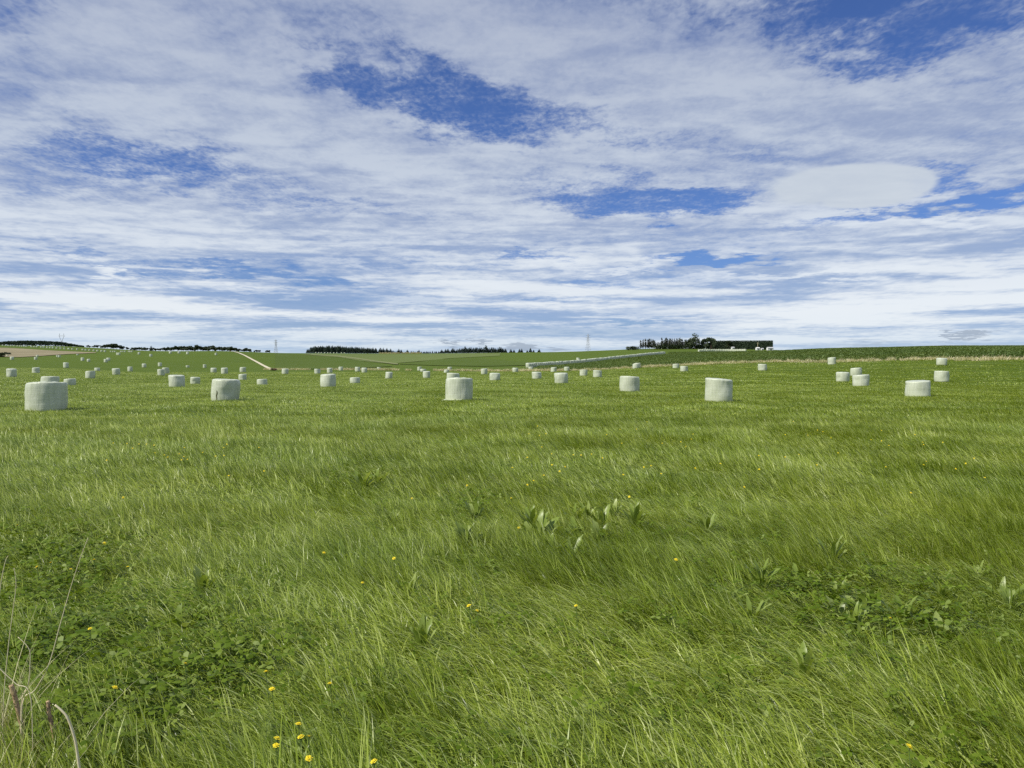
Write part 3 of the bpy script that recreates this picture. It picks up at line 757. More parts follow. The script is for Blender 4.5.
# thinner conifers right of it
px = 379
while px < 541:
    d = random.uniform(885, 925)
    tall = np.interp(px, [379, 400, 402, 440, 452, 470, 486, 500, 520, 541], [4.4, 3.0, 2.2, 2.0, 3.6, 6.2, 6.4, 4.4, 3.6, 2.8])+random.choice([-.9, -.4, 0, .3, 1.4])
    p = at(px, d); tree('conifer_tree', p, max(2.2, hpx(d, tall))+.4, 'dark conifer in the thin line along the far central skyline', 'conifers along the central skyline', random.uniform(1.5, 2.3))
    px += random.choice([1.5, 1.9, 2.4]) if px < 503 else random.choice([2.2, 3.2, 5.5])
# far broadleaf clumps behind the left crest
for px, top in [(87.5,345),(90,346),(94,345),(98,344.7),(101.5,345.2),(104.5,345),(107.5,344),(111,343.4),(114,343.2),(117,343.6),(120,344.5),(122.5,346.2),(128,347),(133,347.2),
                (137,347),(140,346.6),(143,347.2),(147,347.4),(151.4,345.4),(155,347.2),(159,348),(163,347.2),(166,346.8),(170,346.4),(174,346.3),(178,345.3),(182,346),(186,346.6),(189,345.4),(192,345),(195,346),(198,345),(201,346),
                (204,346.2),(207,346),(210,346.3),(213,344.8),(216,346),(220,346),(223,346.8),(227,346.4),(230,346.6),(233,346.6),(236,347.4),(239,348.2),(244,348),(247,347.2),(250,349.4),(256,350),(259,350.2),(267,351),(269,351.2)]:
    d = random.uniform(700, 740) if px > 130 else random.uniform(900, 930)
    p = at(px, d); z = CAMZ+(HOR-top)*d/F; h = z-p.z
    if px == 151.4: tree('conifer_tree', p, max(h, 5), 'small pointed dark tree poking up on the left crest', 'trees along the left crest', 1.6)
    else: tree('round_tree', p, max(h, 2.5)*1.06, 'dark bushy tree in the broken line along the left crest', 'trees along the left crest', random.uniform(1.2, 1.7))
# the smooth dark wood on the far left ridge: one mass
V = []; Fc = []
for i in range(6500):
    px = random.uniform(-25, 84); d = random.uniform(905, 960); p = at(px, d)
    top = np.interp(px, [-25, 0, 6, 25, 45, 60, 70, 84], [343, 342.4, 341.6, 340.9, 341.2, 342, 343.8, 346.3]); ztop = CAMZ+(HOR-top)*d/F
    z = p.z+max(.6, ztop-p.z)*math.sqrt(random.random()); l = random.uniform(.7, 1.5); c = Vector((p.x, p.y, z))
    a = Vector((random.gauss(0,1), random.gauss(0,1), random.gauss(0,.6))).normalized(); s = a.cross(Vector((random.random(), random.random(), 1))).normalized(); b = len(V)
    V += [tuple(c-a*l), tuple(c+s*l*.7), tuple(c+a*l), tuple(c-s*l*.7)]; Fc += [(b,b+1,b+2,b+3)]
tag(mesh_obj('woods', V, Fc, M['hedge']), 'smooth dark wood along the far left ridge', 'woods', kind='stuff')
# hilltop group
D = 560
def hill_tree(k, px, top, wide, label, d=D, group=None):
    p = at(px, d); tree(k, p, CAMZ+(HOR-top)*d/F-p.z, label, group, wide)
for px, top in [(640.6,338.6),(643,338.2),(645.4,338.4),(647.8,338),(649.2,338.3),(651,339),(653,338.2),(654.4,338.4)]:
    hill_tree('poplar_tree', px, top+random.uniform(-.6,1.6), random.uniform(.9,1.5), 'thin grey poplar in the open clump at the left end of the hilltop row', group='thin poplars left of the hilltop')
for i in range(32):
    px = 656+i*1.15; top = 341.8 if px < 661 else random.choice([336.9, 338, 338.5, 339.6, 340.4]) if px < 682 else random.choice([340, 340.8, 341.3, 338.5])
    hill_tree('poplar_tree', px, top, 1.0, 'dull green poplar in the ragged hilltop row', D+random.uniform(-8, 8), 'poplars of the hilltop row')
for px, w, t in [(628.5,1.3,346.2),(632,1.4,345.8),(636,1.5,346.2)]:
    hill_tree('shrub', px, t, w, 'low dark bush at the left foot of the hilltop trees', group='low bushes left of the hilltop trees')
hill_tree('gum_tree', 695, 332.6, 1.05, 'tallest tree on the hilltop, with an open lobed crown', 552)
hill_tree('round_tree', 689.5, 338, 1.0, 'dark round tree tucked against the left of the tallest hilltop tree', 556)
hill_tree('round_tree', 704.5, 337.2, .75, 'small dark tree between the tallest hilltop tree and its right neighbour', 556)
hill_tree('round_tree', 711, 335.9, .95, 'broad dark tree right of the tallest hilltop tree', 550)
hill_tree('round_tree', 729, 339.6, 1.0, 'rounded tree standing in front of the clipped hedge', 545)
for i in range(21):
    px = 657+i*2.9; hill_tree('shrub', px, 344.4+random.uniform(-.6,.6), 1.3, 'dark understory bush beneath the hilltop poplars', 553, 'understory bushes beneath the hilltop poplars')
# clipped hedge: boxy, its top cut level
hx0, hx1 = at(710, 565), at(772.6, 552); V = []; Fc = []
ax = (hx1-hx0); L = Vector((ax.x, ax.y, 0)).length; e = Vector((ax.x, ax.y, 0))/L; nrm = Vector((-e.y, e.x, 0))
mb = MB(); hz0 = CAMZ+(HOR-341)*565/F; hz1 = CAMZ+(HOR-340.8)*552/F
core = []
for t in (0.0, 1.0):
    g_ = hx0.lerp(hx1, t); zt = hz0+(hz1-hz0)*t-.35
    for w in (-1.3, 1.3): core += [tuple(Vector((g_.x, g_.y, g_.z-.5))+nrm*w), (g_.x+nrm.x*w, g_.y+nrm.y*w, zt)]
V = list(core); Fc = [(0,4,5,1),(2,3,7,6),(1,5,7,3),(0,1,3,2),(4,6,7,5)]
for i in range(5200):
    t = random.random(); zt = hz0+(hz1-hz0)*t; fc = random.random(); g_ = hx0.lerp(hx1, t); gz = h1(g_.x, g_.y)
    if fc < .62: w = -1.5+random.gauss(0, .12); z = gz+(zt-gz)*random.random()
    elif fc < .74: w = 1.5+random.gauss(0, .12); z = gz+(zt-gz)*random.random()
    elif fc < .95: w = random.uniform(-1.5, 1.5); z = zt+random.gauss(0, .1)
    else: t = random.choice([0, 1])*1.0; g_ = hx0.lerp(hx1, t); w = random.uniform(-1.5, 1.5); z = gz+(zt-gz)*random.random()
    c = Vector((g_.x, g_.y, z))+nrm*w; l = random.uniform(.18, .4)
    a = Vector((random.gauss(0,1), random.gauss(0,1), random.gauss(0,1))).normalized(); s = a.orthogonal().normalized(); b = len(V)
    V += [tuple(c-a*l), tuple(c+s*l*.7), tuple(c+a*l), tuple(c-s*l*.7)]; Fc.append((b,b+1,b+2,b+3))
tag(mesh_obj('hedge', V, Fc, M['hedge']), 'long clipped dark hedge with a flat top on the hilltop', 'hedge')
# dark scrub at the brown paddock and track foot
for px, py, h, w, lab in [(0,357.2,2.6,1.6,'dark bush in the near corner of the brown paddock'), (4.5,354.4,1.6,1.5,'low dark bush inside the brown paddock, left one'), (9,354.8,1.5,1.7,'low dark bush inside the brown paddock, right one')]:
    p = hit(px, py); tree('shrub', p, h, lab, None, w)
p = hit(274.5, 370.6); tree('shrub', p, .9, 'brown low bush at the foot of the pale track', None, 2.2).children[1].data = me_of(*crown_lobes(77, [(0,0,.5,.4,.4),(.3,.1,.4,.3,.35)], 200, .1), M['brown'], 'crown')

# ------------------------------------------------------------------ pylons
def pylon(px, d, top, kind_, label, yaw):
    p = at(px, d); Hp = CAMZ+(HOR-top)*d/F-p.z; t = empty('power_pylon', (p.x, p.y, p.z)); t.rotation_euler.z = yaw; tag(t, label, 'pylon')
    r = .17
    def lat(z0, w0, z1, w1, n, mb):
        for sx in (-1, 1):
            for sy in (-1, 1): mb.tube([(sx*w0, sy*w0, z0), (sx*w1, sy*w1, z1)], r, 4)
        for i in range(n):
            a, b = i/n, (i+1)/n; za, zb = z0+(z1-z0)*a, z0+(z1-z0)*b; wa, wb = w0+(w1-w0)*a, w0+(w1-w0)*b
            for sy in (-1, 1):
                mb.tube([(-wa, sy*wa, za), (wb, sy*wb, zb)], r*.55, 4); mb.tube([(wa, sy*wa, za), (-wb, sy*wb, zb)], r*.55, 4); mb.tube([(-wb, sy*wb, zb), (wb, sy*wb, zb)], r*.55, 4)
                mb.tube([(sy*wa, -wa, za), (sy*wb, wb, zb)], r*.55, 4)
    mb = MB()
    if kind_ == 'mast':
        lat(-.3, Hp*.13, Hp*.55, Hp*.05, 4, mb); lat(Hp*.55, Hp*.05, Hp*.97, Hp*.02, 5, mb)
        mb.tube([(0,0,Hp*.96), (0,0,Hp)], r, 4); mb.build('lattice_tower', M['steel'], t)
        for z, w in ((.9,.13),(.78,.16),(.66,.14)):
            a = MB(); a.tube([(-Hp*w,0,Hp*z),(0,0,Hp*z+.5),(Hp*w,0,Hp*z)], r*.7, 4); a.tube([(-Hp*w,0,Hp*z),(0,0,Hp*z-.6),(Hp*w,0,Hp*z)], r*.7, 4); a.build('crossarm', M['steel'], t)
    else:
        lat(-.3, Hp*.10, Hp*.5, Hp*.03, 4, mb)
        for s in (-1, 1):
            for sy in (-1, 1): mb.tube([(s*Hp*.03, sy*.5, Hp*.5), (s*Hp*.15, sy*.5, Hp*.82), (s*Hp*.13, sy*.4, Hp)], r*1.25, 4)
        mb.build('lattice_tower', M['steel'], t)
        a = MB(); a.tube([(-Hp*.24,0,Hp*.82),(Hp*.24,0,Hp*.82)], r, 4); a.tube([(-Hp*.15,0,Hp*.86),(Hp*.15,0,Hp*.86)], r, 4); a.build('crossarm', M['steel'], t)
    return t
pylon(588, 1450, 333.5, 'mast', 'tall grey lattice pylon on the central skyline', .35)
pylon(276, 1450, 339.3, 'mast', 'grey lattice pylon above the pale track on the skyline', .5)
pylon(62, 1500, 333.6, 'vee', 'faint pylon with a forked top above the far left wood', .2)

# ------------------------------------------------------------------ sheds by the hedge
def shed(px, d, w, dp_, h, label, roofmat, pole=False):
    p = at(px, d); t = empty('farm_shed', (p.x, p.y, p.z)); t.rotation_euler.z = .25; tag(t, label, 'shed')
    mb = MB(); hw, hd = w/2, dp_/2
    mb.v += [(-hw,-hd,-.3),(hw,-hd,-.3),(hw,hd,-.3),(-hw,hd,-.3),(-hw,-hd,h),(hw,-hd,h),(hw,hd,h),(-hw,hd,h),(-hw,0,h+dp_*.3),(hw,0,h+dp_*.3)]
    mb.f += [(0,1,5,4),(2,3,7,6),(0,4,8,7,3),(1,2,6,9,5),(0,3,2,1)]; mb.build('wall', M['paint'], t)
    mb = MB(); o_ = .18
    for s in (-1, 1):
        b = len(mb.v); mb.v += [(-hw-o_, s*(hd+o_), h-.06), (hw+o_, s*(hd+o_), h-.06), (hw+o_, 0, h+dp_*.3+.03), (-hw-o_, 0, h+dp_*.3+.03)]
        mb.v += [(x, y, z+.08) for x, y, z in mb.v[b:b+4]]
        mb.f += [tuple(b+i for i in q_) for q_ in ((0,1,2,3),(4,5,6,7),(0,1,5,4),(1,2,6,5),(2,3,7,6),(3,0,4,7))]
    mb.build('roof', roofmat, t)
    mb = MB(); mb.box((-w*.12, -hd-.05, .0), (w*.18, -hd-.004, h*.8)); mb.build('door', M['doorp'], t)
shed(757.5, 528, 2.3, 1.9, 1.3, 'small white shed in front of the hedge beneath a pole', M['paint'])
shed(762, 530, 1.5, 1.3, .9, 'tiniest pale hut between the white shed and the hedge end', M['tin'])
shed(769.8, 526, 4.2, 2.0, 1.5, 'longest pale shed at the right end of the hedge', M['tin'])
shed(732.6, 532, 1.7, 1.6, 1.5, 'pale hut by the rounded tree in front of the hedge', M['tin'])
p = at(757.6, 534); mb = MB(); mb.tube([(0,0,-.2),(0,0,5.2)], [.13,.10], 8); t = empty('utility_pole', (p.x, p.y, p.z)); mb.build('pole', M['straw'], t)
mb = MB(); mb.box((-.7,-.06,4.7),(.7,.06,4.85)); mb.build('crossarm', M['straw'], t); tag(t, 'thin pole standing against the dark hedge', 'pole')

# ------------------------------------------------------------------ flowers and weeds in the foreground
def flower_parts():
    V = []; Fc = []
    for ringi, (n, r, z0, z1) in enumerate(((15, .019, .0, .006), (13, .014, .003, .011), (9, .008, .005, .013))):
        for k in range(n):
            w = 2*math.pi*(k+.3*ringi)/n+rng.normal(0, .06); d = Vector((math.cos(w), math.sin(w), 0)); s = Vector((-d.y, d.x, 0)); b = len(V); hw = .0032; rr = r*(.85+.3*rng.random())
            V += [tuple(d*.002+Vector((0,0,z0))), tuple(d*rr*.7+s*hw+Vector((0,0,z1))), tuple(d*rr+s*hw*.6+Vector((0,0,z1-.001))), tuple(d*rr-s*hw*.6+Vector((0,0,z1-.001))), tuple(d*rr*.7-s*hw+Vector((0,0,z1)))]
            Fc.append((b,b+1,b+2,b+3,b+4))
    head = me_of(V, Fc, M['petal'], 'flower_head')
    mb = MB(); mb.tube([(0,0,-.3),(.012,.004,-.15),(0,0,-.006)], [.0022,.0018,.0016], 5); mb.tube([(0,0,-.012),(0,0,.002)], [.004,.006], 7)
    return head, me_of(mb.v, mb.f, M['stem'], 'stem')
fh, fs = flower_parts()
def flower(px, py, label, group, s=1.0, z=.30, parts=True):
    g_ = hit(px, py, z)
    if parts:
        t = empty('dandelion', (g_.x, g_.y, g_.z)); hd = bpy.data.objects.new('flower_head', fh); link(hd, t); st = bpy.data.objects.new('stem', fs); link(st, t)
        hd.location = st.location = (0, 0, z); hd.scale = (s, s, s); hd.rotation_euler = (random.uniform(.0, .5), random.uniform(-.4, .4), random.random()*6)
        st.scale = (1, 1, z/.3)
    else:
        t = bpy.data.objects.new('dandelion', fh); link(t); t.location = (g_.x, g_.y, g_.z+z); t.scale = (s, s, s); t.rotation_euler = (random.uniform(.3, .9), 0, random.uniform(-.5, .5))
    tag(t, label, 'flower', group)
FL = [(17.6,525.4,'left of two yellow flowers high in the left clover'),(51,563,'yellow flower in the left clover just left of the dry stalk tip'),(37,567,'leftmost yellow flower of the cluster around the dry stalk'),(71,569.5,'yellow flower touching the long dry stalk in view'),
 (94,560,'yellow flower just right of the long dry stalk'),(128,567,'yellow flower farther right of the dry stalk, level with the cluster'),(90,629,'bright yellow flower alone in the clover right of the dry stalk'),(115,688,'half closed yellow flower near the lower left clover'),
 (185,664,'orange yellow flower alone left of a pair in the grass'),(266,672,'upper yellow flower of a close pair left of the picture middle'),(272,689.5,'lower yellow flower of a close pair left of the picture middle'),(330,684,'yellow flower alone right of the close pair'),
 (298.5,724.6,'tilted yellow flower above the bottom trio'),(277,739,'upper of two touching yellow flowers near the bottom'),(276,746,'lower of two touching yellow flowers near the bottom'),(308.6,759,'yellow flower at the bottom right of the touching two'),
 (301,737.5,'small closed yellow flower, left of a tiny pair near the bottom'),(308.6,737,'small closed yellow flower, right of a tiny pair near the bottom'),(374,762,'yellow flower by itself at the bottom edge'),(362.5,583,'yellow flower among open grass above the lone right one'),
 (324,553,'tiny yellow flower beside a dark weed patch left of centre'),(394,558.6,'tiny yellow flower right of the dark weed patch left of centre'),(469,606,'left yellow flower of the pair just left of picture centre'),(477,611,'right yellow flower of the pair just left of picture centre'),
 (576,606,'small yellow flower right of the centre pair'),(909,746.6,'yellow flower alone in the bottom right corner grass'),(890.6,618.7,'pale yellow flower beside the dock leaves at right')]
for px, py, lab in FL: flower(px, py, lab, 'yellow flowers in the near grass', random.uniform(.52, .70))
for i in range(95):
    if i < 60: px, py = random.uniform(505, 1000), random.triangular(412, 500, 436)
    elif i < 80: px, py = random.gauss(165, 45), random.gauss(448, 8)
    else: px, py = random.uniform(60, 700), random.uniform(430, 560)
    flower(px, py, 'far yellow flower speck scattered over the middle of the pasture', 'yellow flower specks across the pasture', .72, .2, False)

def dock_mesh(seed, n, L, upright):
    rg = random.Random(seed); V = []; Fc = []
    for i in range(n):
        w = rg.random()*6.283; l = L*rg.uniform(.6, 1.15); wd = l*rg.uniform(.08, .13); el = rg.gauss(upright, .25); d = Vector((math.cos(w), math.sin(w), 0)); s = Vector((-d.y, d.x, 0)); p = Vector((d.x*.02, d.y*.02, 0)); b = len(V); cv = rg.uniform(.4, 1.3)
        tw = rg.uniform(-.5, .5)
        for k in range(9):
            q_ = k/8; a = el-cv*q_*q_; ww = wd*(.18 if q_ < .2 else math.sin(math.pi*min(1, (q_-.12)/.88))**.75+.02)
            up = Vector((0,0,1)); sv = (s*math.cos(tw)+up*math.sin(tw)*.6); wav = .25*wd*math.sin(k*2.3+i)
            V += [tuple(p-sv*ww+up*(wav+ww*.25)), tuple(p), tuple(p+sv*ww+up*(ww*.25-wav))]
            p = p+(d*math.cos(a)+up*math.sin(a))*l/8
        for k in range(8):
            for j in range(2): Fc.append((b+k*3+j, b+k*3+j+1, b+k*3+j+4, b+k*3+j+3))
    me = me_of(V, Fc, M['dock'], 'dock_plant'); me.polygons.foreach_set('use_smooth', [True]*len(me.polygons)); return me
dk = [dock_mesh(s, 14, .25, 1.2) for s in range(3)]+[dock_mesh(s+9, 16, .23, .95) for s in range(2)]
DK = [(362,484,'dock plant with pale leaves, left of a pair in mid pasture'),(378,480,'dock plant with pale leaves, right of a pair in mid pasture'),(538,535,'small dock plant left of the three upright ones'),(560,532,'left of three upright pale dock plants at the centre'),(578,534,'middle of three upright pale dock plants at the centre'),(601,536,'right of three upright pale dock plants at the centre'),
 (552,548,'drooping dock plant below the three upright ones'),(640,560,'single upright dock leaf clump right of centre'),(724,592,'pale upright dock clump between centre and the right weeds'),(800,578,'arching dock plant at the left of the right weeds'),(840,612,'bright dock plant in front of the right weeds'),(862,606,'tall dock plant in the middle of the right weeds'),
 (905,612,'dock plant among clover in the right weeds'),(950,622,'low dock plant right of the tall one in the weeds'),(1000,590,'dock plant nearest the right edge'),(940,628,'dock plant at the lower end of the right weeds'),(180,622,'broad dock plant in the grass left of centre'),(232,655,'broad dock plant just left of the yellow flower pair'),(262,748,'dock plant beside the two touching flowers at the bottom')]
for i, (px, py, lab) in enumerate(DK):
    g_ = hit(px, py, .12); o = bpy.data.objects.new('dock_plant', dk[i % 5]); link(o); o.location = (g_.x, g_.y, g_.z); o.rotation_euler.z = random.random()*6; s = random.uniform(.85, 1.2)*(1.2 if py < 560 else .9); o.scale = (s, s, s)
    tag(o, lab, 'weed', 'dock plants in the pasture')

for i in range(26):
    px, py = (random.gauss(575, 60), random.gauss(530, 16)) if i < 9 else (random.gauss(880, 85), random.gauss(600, 24)) if i < 20 else (random.uniform(150, 480), random.uniform(480, 640))
    g_ = hit(min(px, 1010), py, .15); o = bpy.data.objects.new('dock_plant', dk[i % 5]); link(o); o.location = (g_.x, g_.y, g_.z+.06); o.rotation_euler.z = random.random()*6; s = random.uniform(.6, .85)*(1.3 if py < 560 else 1); o.scale = (s*.8, s*.8, s*1.15)
    tag(o, 'small pale broadleaf weed half sunk in the long grass', 'weed', 'small broadleaf weeds in the grass')
# dry stalks in the bottom left corner
def stalk(pix, d0, rads, mat, name, label, cat, group=None, dd=0.0, seedhead=False):
    pts = []
    for i, (px, py) in enumerate(pix):
        d = d0+dd*i/(len(pix)-1); r = ray(px, py); r /= r.y; pts.append(Vector((r.x*d, d, CAMZ+r.z*d)))
    g0 = Vector((pts[0].x, pts[0].y, h1(pts[0].x, pts[0].y)-.02))
    pts = [g0]+pts if pts[0].z > g0.z+.03 else pts
    # rounder line
    sm = []
    for i in range(len(pts)-1):
        p0, p1, p2, p3 = pts[max(i-1,0)], pts[i], pts[i+1], pts[min(i+2, len(pts)-1)]
        for k in range(5):
            t = k/5; sm.append(.5*((2*p1)+(p2-p0)*t+(2*p0-5*p1+4*p2-p3)*t*t+(3*p1-p0-3*p2+p3)*t**3))
    sm.append(pts[-1]); n_ = len(sm); rr = [rads[0]+(rads[1]-rads[0])*i/(n_-1) for i in range(n_)]
    o0 = Vector((sm[0].x, sm[0].y, sm[0].z)); mb = MB(); mb.tube([p_-o0 for p_ in sm], rr, 7)
    if seedhead:
        for i in range(90):
            q_ = random.uniform(.6, 1); p_ = sm[min(n_-1, int(q_*(n_-1)))]-o0; w = random.random()*6.283; rr_ = .011*math.sqrt(random.random())
            c = p_+Vector((math.cos(w)*rr_, math.sin(w)*rr_, random.gauss(0, .008))); l = .004; b = len(mb.v)
            mb.v += [tuple(c+Vector((l,0,0))), tuple(c+Vector((-l,l*.6,0))), tuple(c+Vector((0,-l,l))), tuple(c+Vector((0,0,-l)))]; mb.f += [(b,b+1,b+2),(b,b+2,b+3),(b+1,b+2,b+3)]
    o = mb.build(name, mat, None, True); o.location = o0; return tag(o, label, cat, group)
stalk([(22,706),(35,690),(49,664),(60,625),(70,590),(79,562),(88,538)], 3.1, (.0024,.001), M['straw'], 'dry_stalk', 'longest pale dry stalk leaning right in the bottom left corner', 'dry stalk')
stalk([(3,713),(8,650),(13,610),(16,585),(14,568)], 3.1, (.002,.001), M['straw'], 'dry_stalk', 'thin upright dry stalk left of the longest one', 'dry stalk')
stalk([(-4,640),(0,590),(5,563),(8,556)], 3.1, (.002,.001), M['straw'], 'dry_stalk', 'dry stalk cut by the left edge of the picture', 'dry stalk')
stalk([(21,707),(28,685),(30,665),(29,649),(18,637)], 3.1, (.0023,.0012), M['straw'], 'dry_stalk', 'bent dry stalk whose tip hooks back left', 'dry stalk')
stalk([(31,700),(16,684),(0,669),(-8,660)], 3.0, (.0018,.0014), M['straw'], 'dry_stalk', 'thick broken straw slanting to the left edge', 'dry stalk')
stalk([(23,735),(19,715),(15,698),(11,685)], 3.15, (.009,.010), M['brown'], 'dock_seed_head', 'larger brown dried seed head by the left edge', 'seed head', None, 0, True)
stalk([(54,741),(52,727),(49,712),(48,701)], 3.15, (.0055,.0075), M['brown'], 'dock_seed_head', 'smaller brown dried seed head right of the larger one', 'seed head', None, 0, True)
stalk([(82,790),(79,766),(75,740),(68,719),(62,711),(55,705)], 2.35, (.0048,.003), M['straw'], 'dry_stalk', 'thick pale stem arching over at the bottom left', 'dry stalk')
dt = [blades(f'straw_tuft.{k:03d}', 24, .10, .0022, .40, .5, 1.5, M['dry'], 5, .35) for k in range(3)]
C = np.array([tuple(hit(max(-30, random.gauss(2, 15)), random.uniform(730, 830), .05)) for _ in range(12)])
scatter('straw_tufts', C, rng.random(len(C))*6.283, .8+.5*rng.random(len(C)), rng.integers(0, 3, len(C)), dt, 'tangle of dry straw grass in the bottom left corner', 'dry grass')

# ------------------------------------------------------------------ sky
SUN_EL, SUN_BACK = 49, 60         # sun behind the camera, to the left
sd = Vector((-math.sin(R(SUN_BACK))*math.cos(R(SUN_EL)), -math.cos(R(SUN_BACK))*math.cos(R(SUN_EL)), math.sin(R(SUN_EL))))
lamp = bpy.data.lights.new('sun', 'SUN'); lamp.energy = 4.4; lamp.angle = R(.53); lamp.color = (1, .95, .87)
lo = bpy.data.objects.new('sun', lamp); COL.objects.link(lo); lo.rotation_euler = (-sd).to_track_quat('-Z', 'Y').to_euler()

w = bpy.data.worlds.new('World'); scene.world = w; w.use_nodes = True; nt = w.node_tree; nt.nodes.clear()
sky = nd(nt, 'ShaderNodeTexSky', sky_type='NISHITA'); sky.sun_disc = False; sky.sun_elevation = R(SUN_EL); sky.sun_rotation = math.atan2(sd.x, sd.y)
sky.air_density = 1.0; sky.dust_density = .3; sky.ozone_density = 2.0
tc = nd(nt, 'ShaderNodeTexCoord'); sp = nd(nt, 'ShaderNodeSeparateXYZ'); nt.links.new(tc.outputs['Generated'], sp.inputs[0])
dx, dy, dz = sp.outputs
def MUL(a, b): return mathn(nt, 'MULTIPLY', a, b)
def ADD(a, b, clamp=False): return mathn(nt, 'ADD', a, b, clamp=clamp)
def SUB(a, b, clamp=False): return mathn(nt, 'SUBTRACT', a, b, clamp=clamp)
def sstep(v, a, b, lo_=0.0, hi_=1.0):
    n = nd(nt, 'ShaderNodeMapRange', interpolation_type='SMOOTHSTEP'); nt.links.new(v, n.inputs[0])
    for i, q_ in enumerate((a, b, lo_, hi_)): n.inputs[i+1].default_value = q_
    return n.outputs[0]
zc = mathn(nt, 'MAXIMUM', dz, 0.0)
az = mathn(nt, 'ARCTAN2', dx, dy); el = mathn(nt, 'ARCSINE', zc)
inv = mathn(nt, 'DIVIDE', 1.0, ADD(zc, .07))
def comb(a, b, c=0.0):
    n = nd(nt, 'ShaderNodeCombineXYZ')
    for i, q_ in enumerate((a, b, c)):
        if isinstance(q_, (int, float)): n.inputs[i].default_value = q_
        else: nt.links.new(q_, n.inputs[i])
    return n.outputs[0]
plane = comb(MUL(dx, inv), MUL(dy, inv)); sph = comb(az, el)
def mapping(v, rot, scl, loc=(0,0,0)):
    n = nd(nt, 'ShaderNodeMapping'); n.inputs['Rotation'].default_value = (0,0,R(rot)); n.inputs['Scale'].default_value = scl; n.inputs['Location'].default_value = loc
    nt.links.new(v, n.inputs[0]); return n.outputs[0]
def azel(px, py):
    r = ray(px, py).normalized(); return math.atan2(r.x, r.y), math.asin(r.z)
n_big = noise(nt, mapping(plane, 20, (1, 1.5, 1), (3.1,0,0)), .8, 6, .55, .2)
n_mid = noise(nt, mapping(plane, -14, (1, 1.7, 1), (0,7,0)), 2.8, 7, .53, .4)
n_puff = noise(nt, mapping(plane, 18, (1.2, 1, 1), (4,1,0)), 9, 4, .5, .5)
n_fine = noise(nt, mapping(plane, 24, (1.6, 1, 1)), 34, 3, .55, .4)
n_strat = noise(nt, mapping(comb(az, MUL(el, 12.0)), -2.0, (1,1,1), (2,0,0)), 2.3, 8, .54, .4)
n_strk = noise(nt, mapping(comb(az, MUL(el, 16.0)), -2, (1,1,1), (5,3,0)), 4.5, 6, .6, .3)
wob = nd(nt, 'ShaderNodeTexNoise'); wob.inputs['Scale'].default_value = 3.4; wob.inputs['Detail'].default_value = 6; wob.inputs['Roughness'].default_value = .62; nt.links.new(plane, wob.inputs['Vector'])
wv = nd(nt, 'ShaderNodeVectorMath', operation='SUBTRACT'); nt.links.new(wob.outputs['Color'], wv.inputs[0]); wv.inputs[1].default_value = (.5,.5,.5)
wamp = ADD(.02, MUL(el, .33))
ws = nd(nt, 'ShaderNodeVectorMath', operation='MULTIPLY'); nt.links.new(wv.outputs[0], ws.inputs[0]); nt.links.new(comb(MUL(wamp, 2.4), wamp), ws.inputs[1])
ae = nd(nt, 'ShaderNodeVectorMath', operation='ADD'); nt.links.new(sph, ae.inputs[0]); nt.links.new(ws.outputs[0], ae.inputs[1])
def blob(px, py, rx, ry, tilt=0, vec=None, raw=False):
    """soft patch of sky round a direction; rx, ry reach to its outer edge"""
    a, e = azel(px, py); m_ = nd(nt, 'ShaderNodeMapping', vector_type='TEXTURE'); m_.inputs['Location'].default_value = (a, e, 0)
    m_.inputs['Rotation'].default_value = (0,0,R(tilt)); m_.inputs['Scale'].default_value = (rx/F*math.cos(a)**2, ry/F*math.cos(a), 1)
    nt.links.new(vec if vec is not None else ae.outputs[0], m_.inputs[0]); g_ = nd(nt, 'ShaderNodeTexGradient', gradient_type='SPHERICAL'); nt.links.new(m_.outputs[0], g_.inputs[0])
    return g_.outputs['Fac'] if raw else sstep(g_.outputs['Fac'], 0, .8)
def total(lst):
    acc = None
    for b_, k in lst:
        t_ = MUL(b_, k); acc = t_ if acc is None else ADD(acc, t_)
    return acc
GAPS = [(140,160,150,34,-3,.85),(60,185,120,26,0,.3),(250,185,110,22,0,.25),(415,92,150,54,-10,.9),(530,116,170,44,-6,.75),(470,75,120,30,0,.2),(330,70,70,24,-10,.25),
        (630,205,150,20,-2,1.1),(720,200,90,14,4,.5),(890,213,170,10,3,.95),(990,200,70,18,0,.9),(945,180,36,20,0,.8),(575,185,140,18,0,.5),
        (840,-6,150,46,4,1.0),(940,16,190,80,6,1.0),(1020,70,110,60,0,.4),(880,60,120,30,6,.3),(700,6,120,26,4,.4),(620,0,90,18,0,.25),
        (30,12,90,24,-10,.6),(100,14,70,20,-25,.4),(230,40,60,16,-20,.2),(330,20,80,14,-10,.2),
        (715,257,100,9,1,1.3),(530,258,60,8,0,.8),(440,262,90,7,0,.3),(240,268,120,9,-2,.8),(320,281,70,8,-3,.7),(140,268,80,7,0,.5),(90,258,80,6,-2,.5),(60,240,70,8,-4,.4),(760,293,60,7,0,.5),(600,285,90,6,0,.5),(560,300,80,6,0,.4),(640,322,60,5,0,.6),(985,262,70,8,0,.4),
        (330,205,130,16,0,.4),(440,215,90,14,0,.35),(700,140,140,18,-4,.35),(770,150,90,14,0,.3),(90,130,120,22,-16,.12)]
gap = total([(blob(*g_[:5]), g_[5]) for g_ in GAPS])
BANKS = [(180,70,260,70,-22,.35),(330,150,260,44,-14,.45),(560,60,180,40,-8,.3),(820,105,330,60,-6,.4),(480,165,260,30,0,.3),(140,225,240,26,0,.2),(860,255,220,30,0,.35),(480,225,260,24,0,.25),(820,300,330,36,0,.4)]
bank = total([(blob(*g_[:5]), g_[5]) for g_ in BANKS])
low = SUB(1.0, MUL(el, 4.0), clamp=True)                        # 1 at the horizon, 0 above 14 degrees
high = SUB(1.0, low)
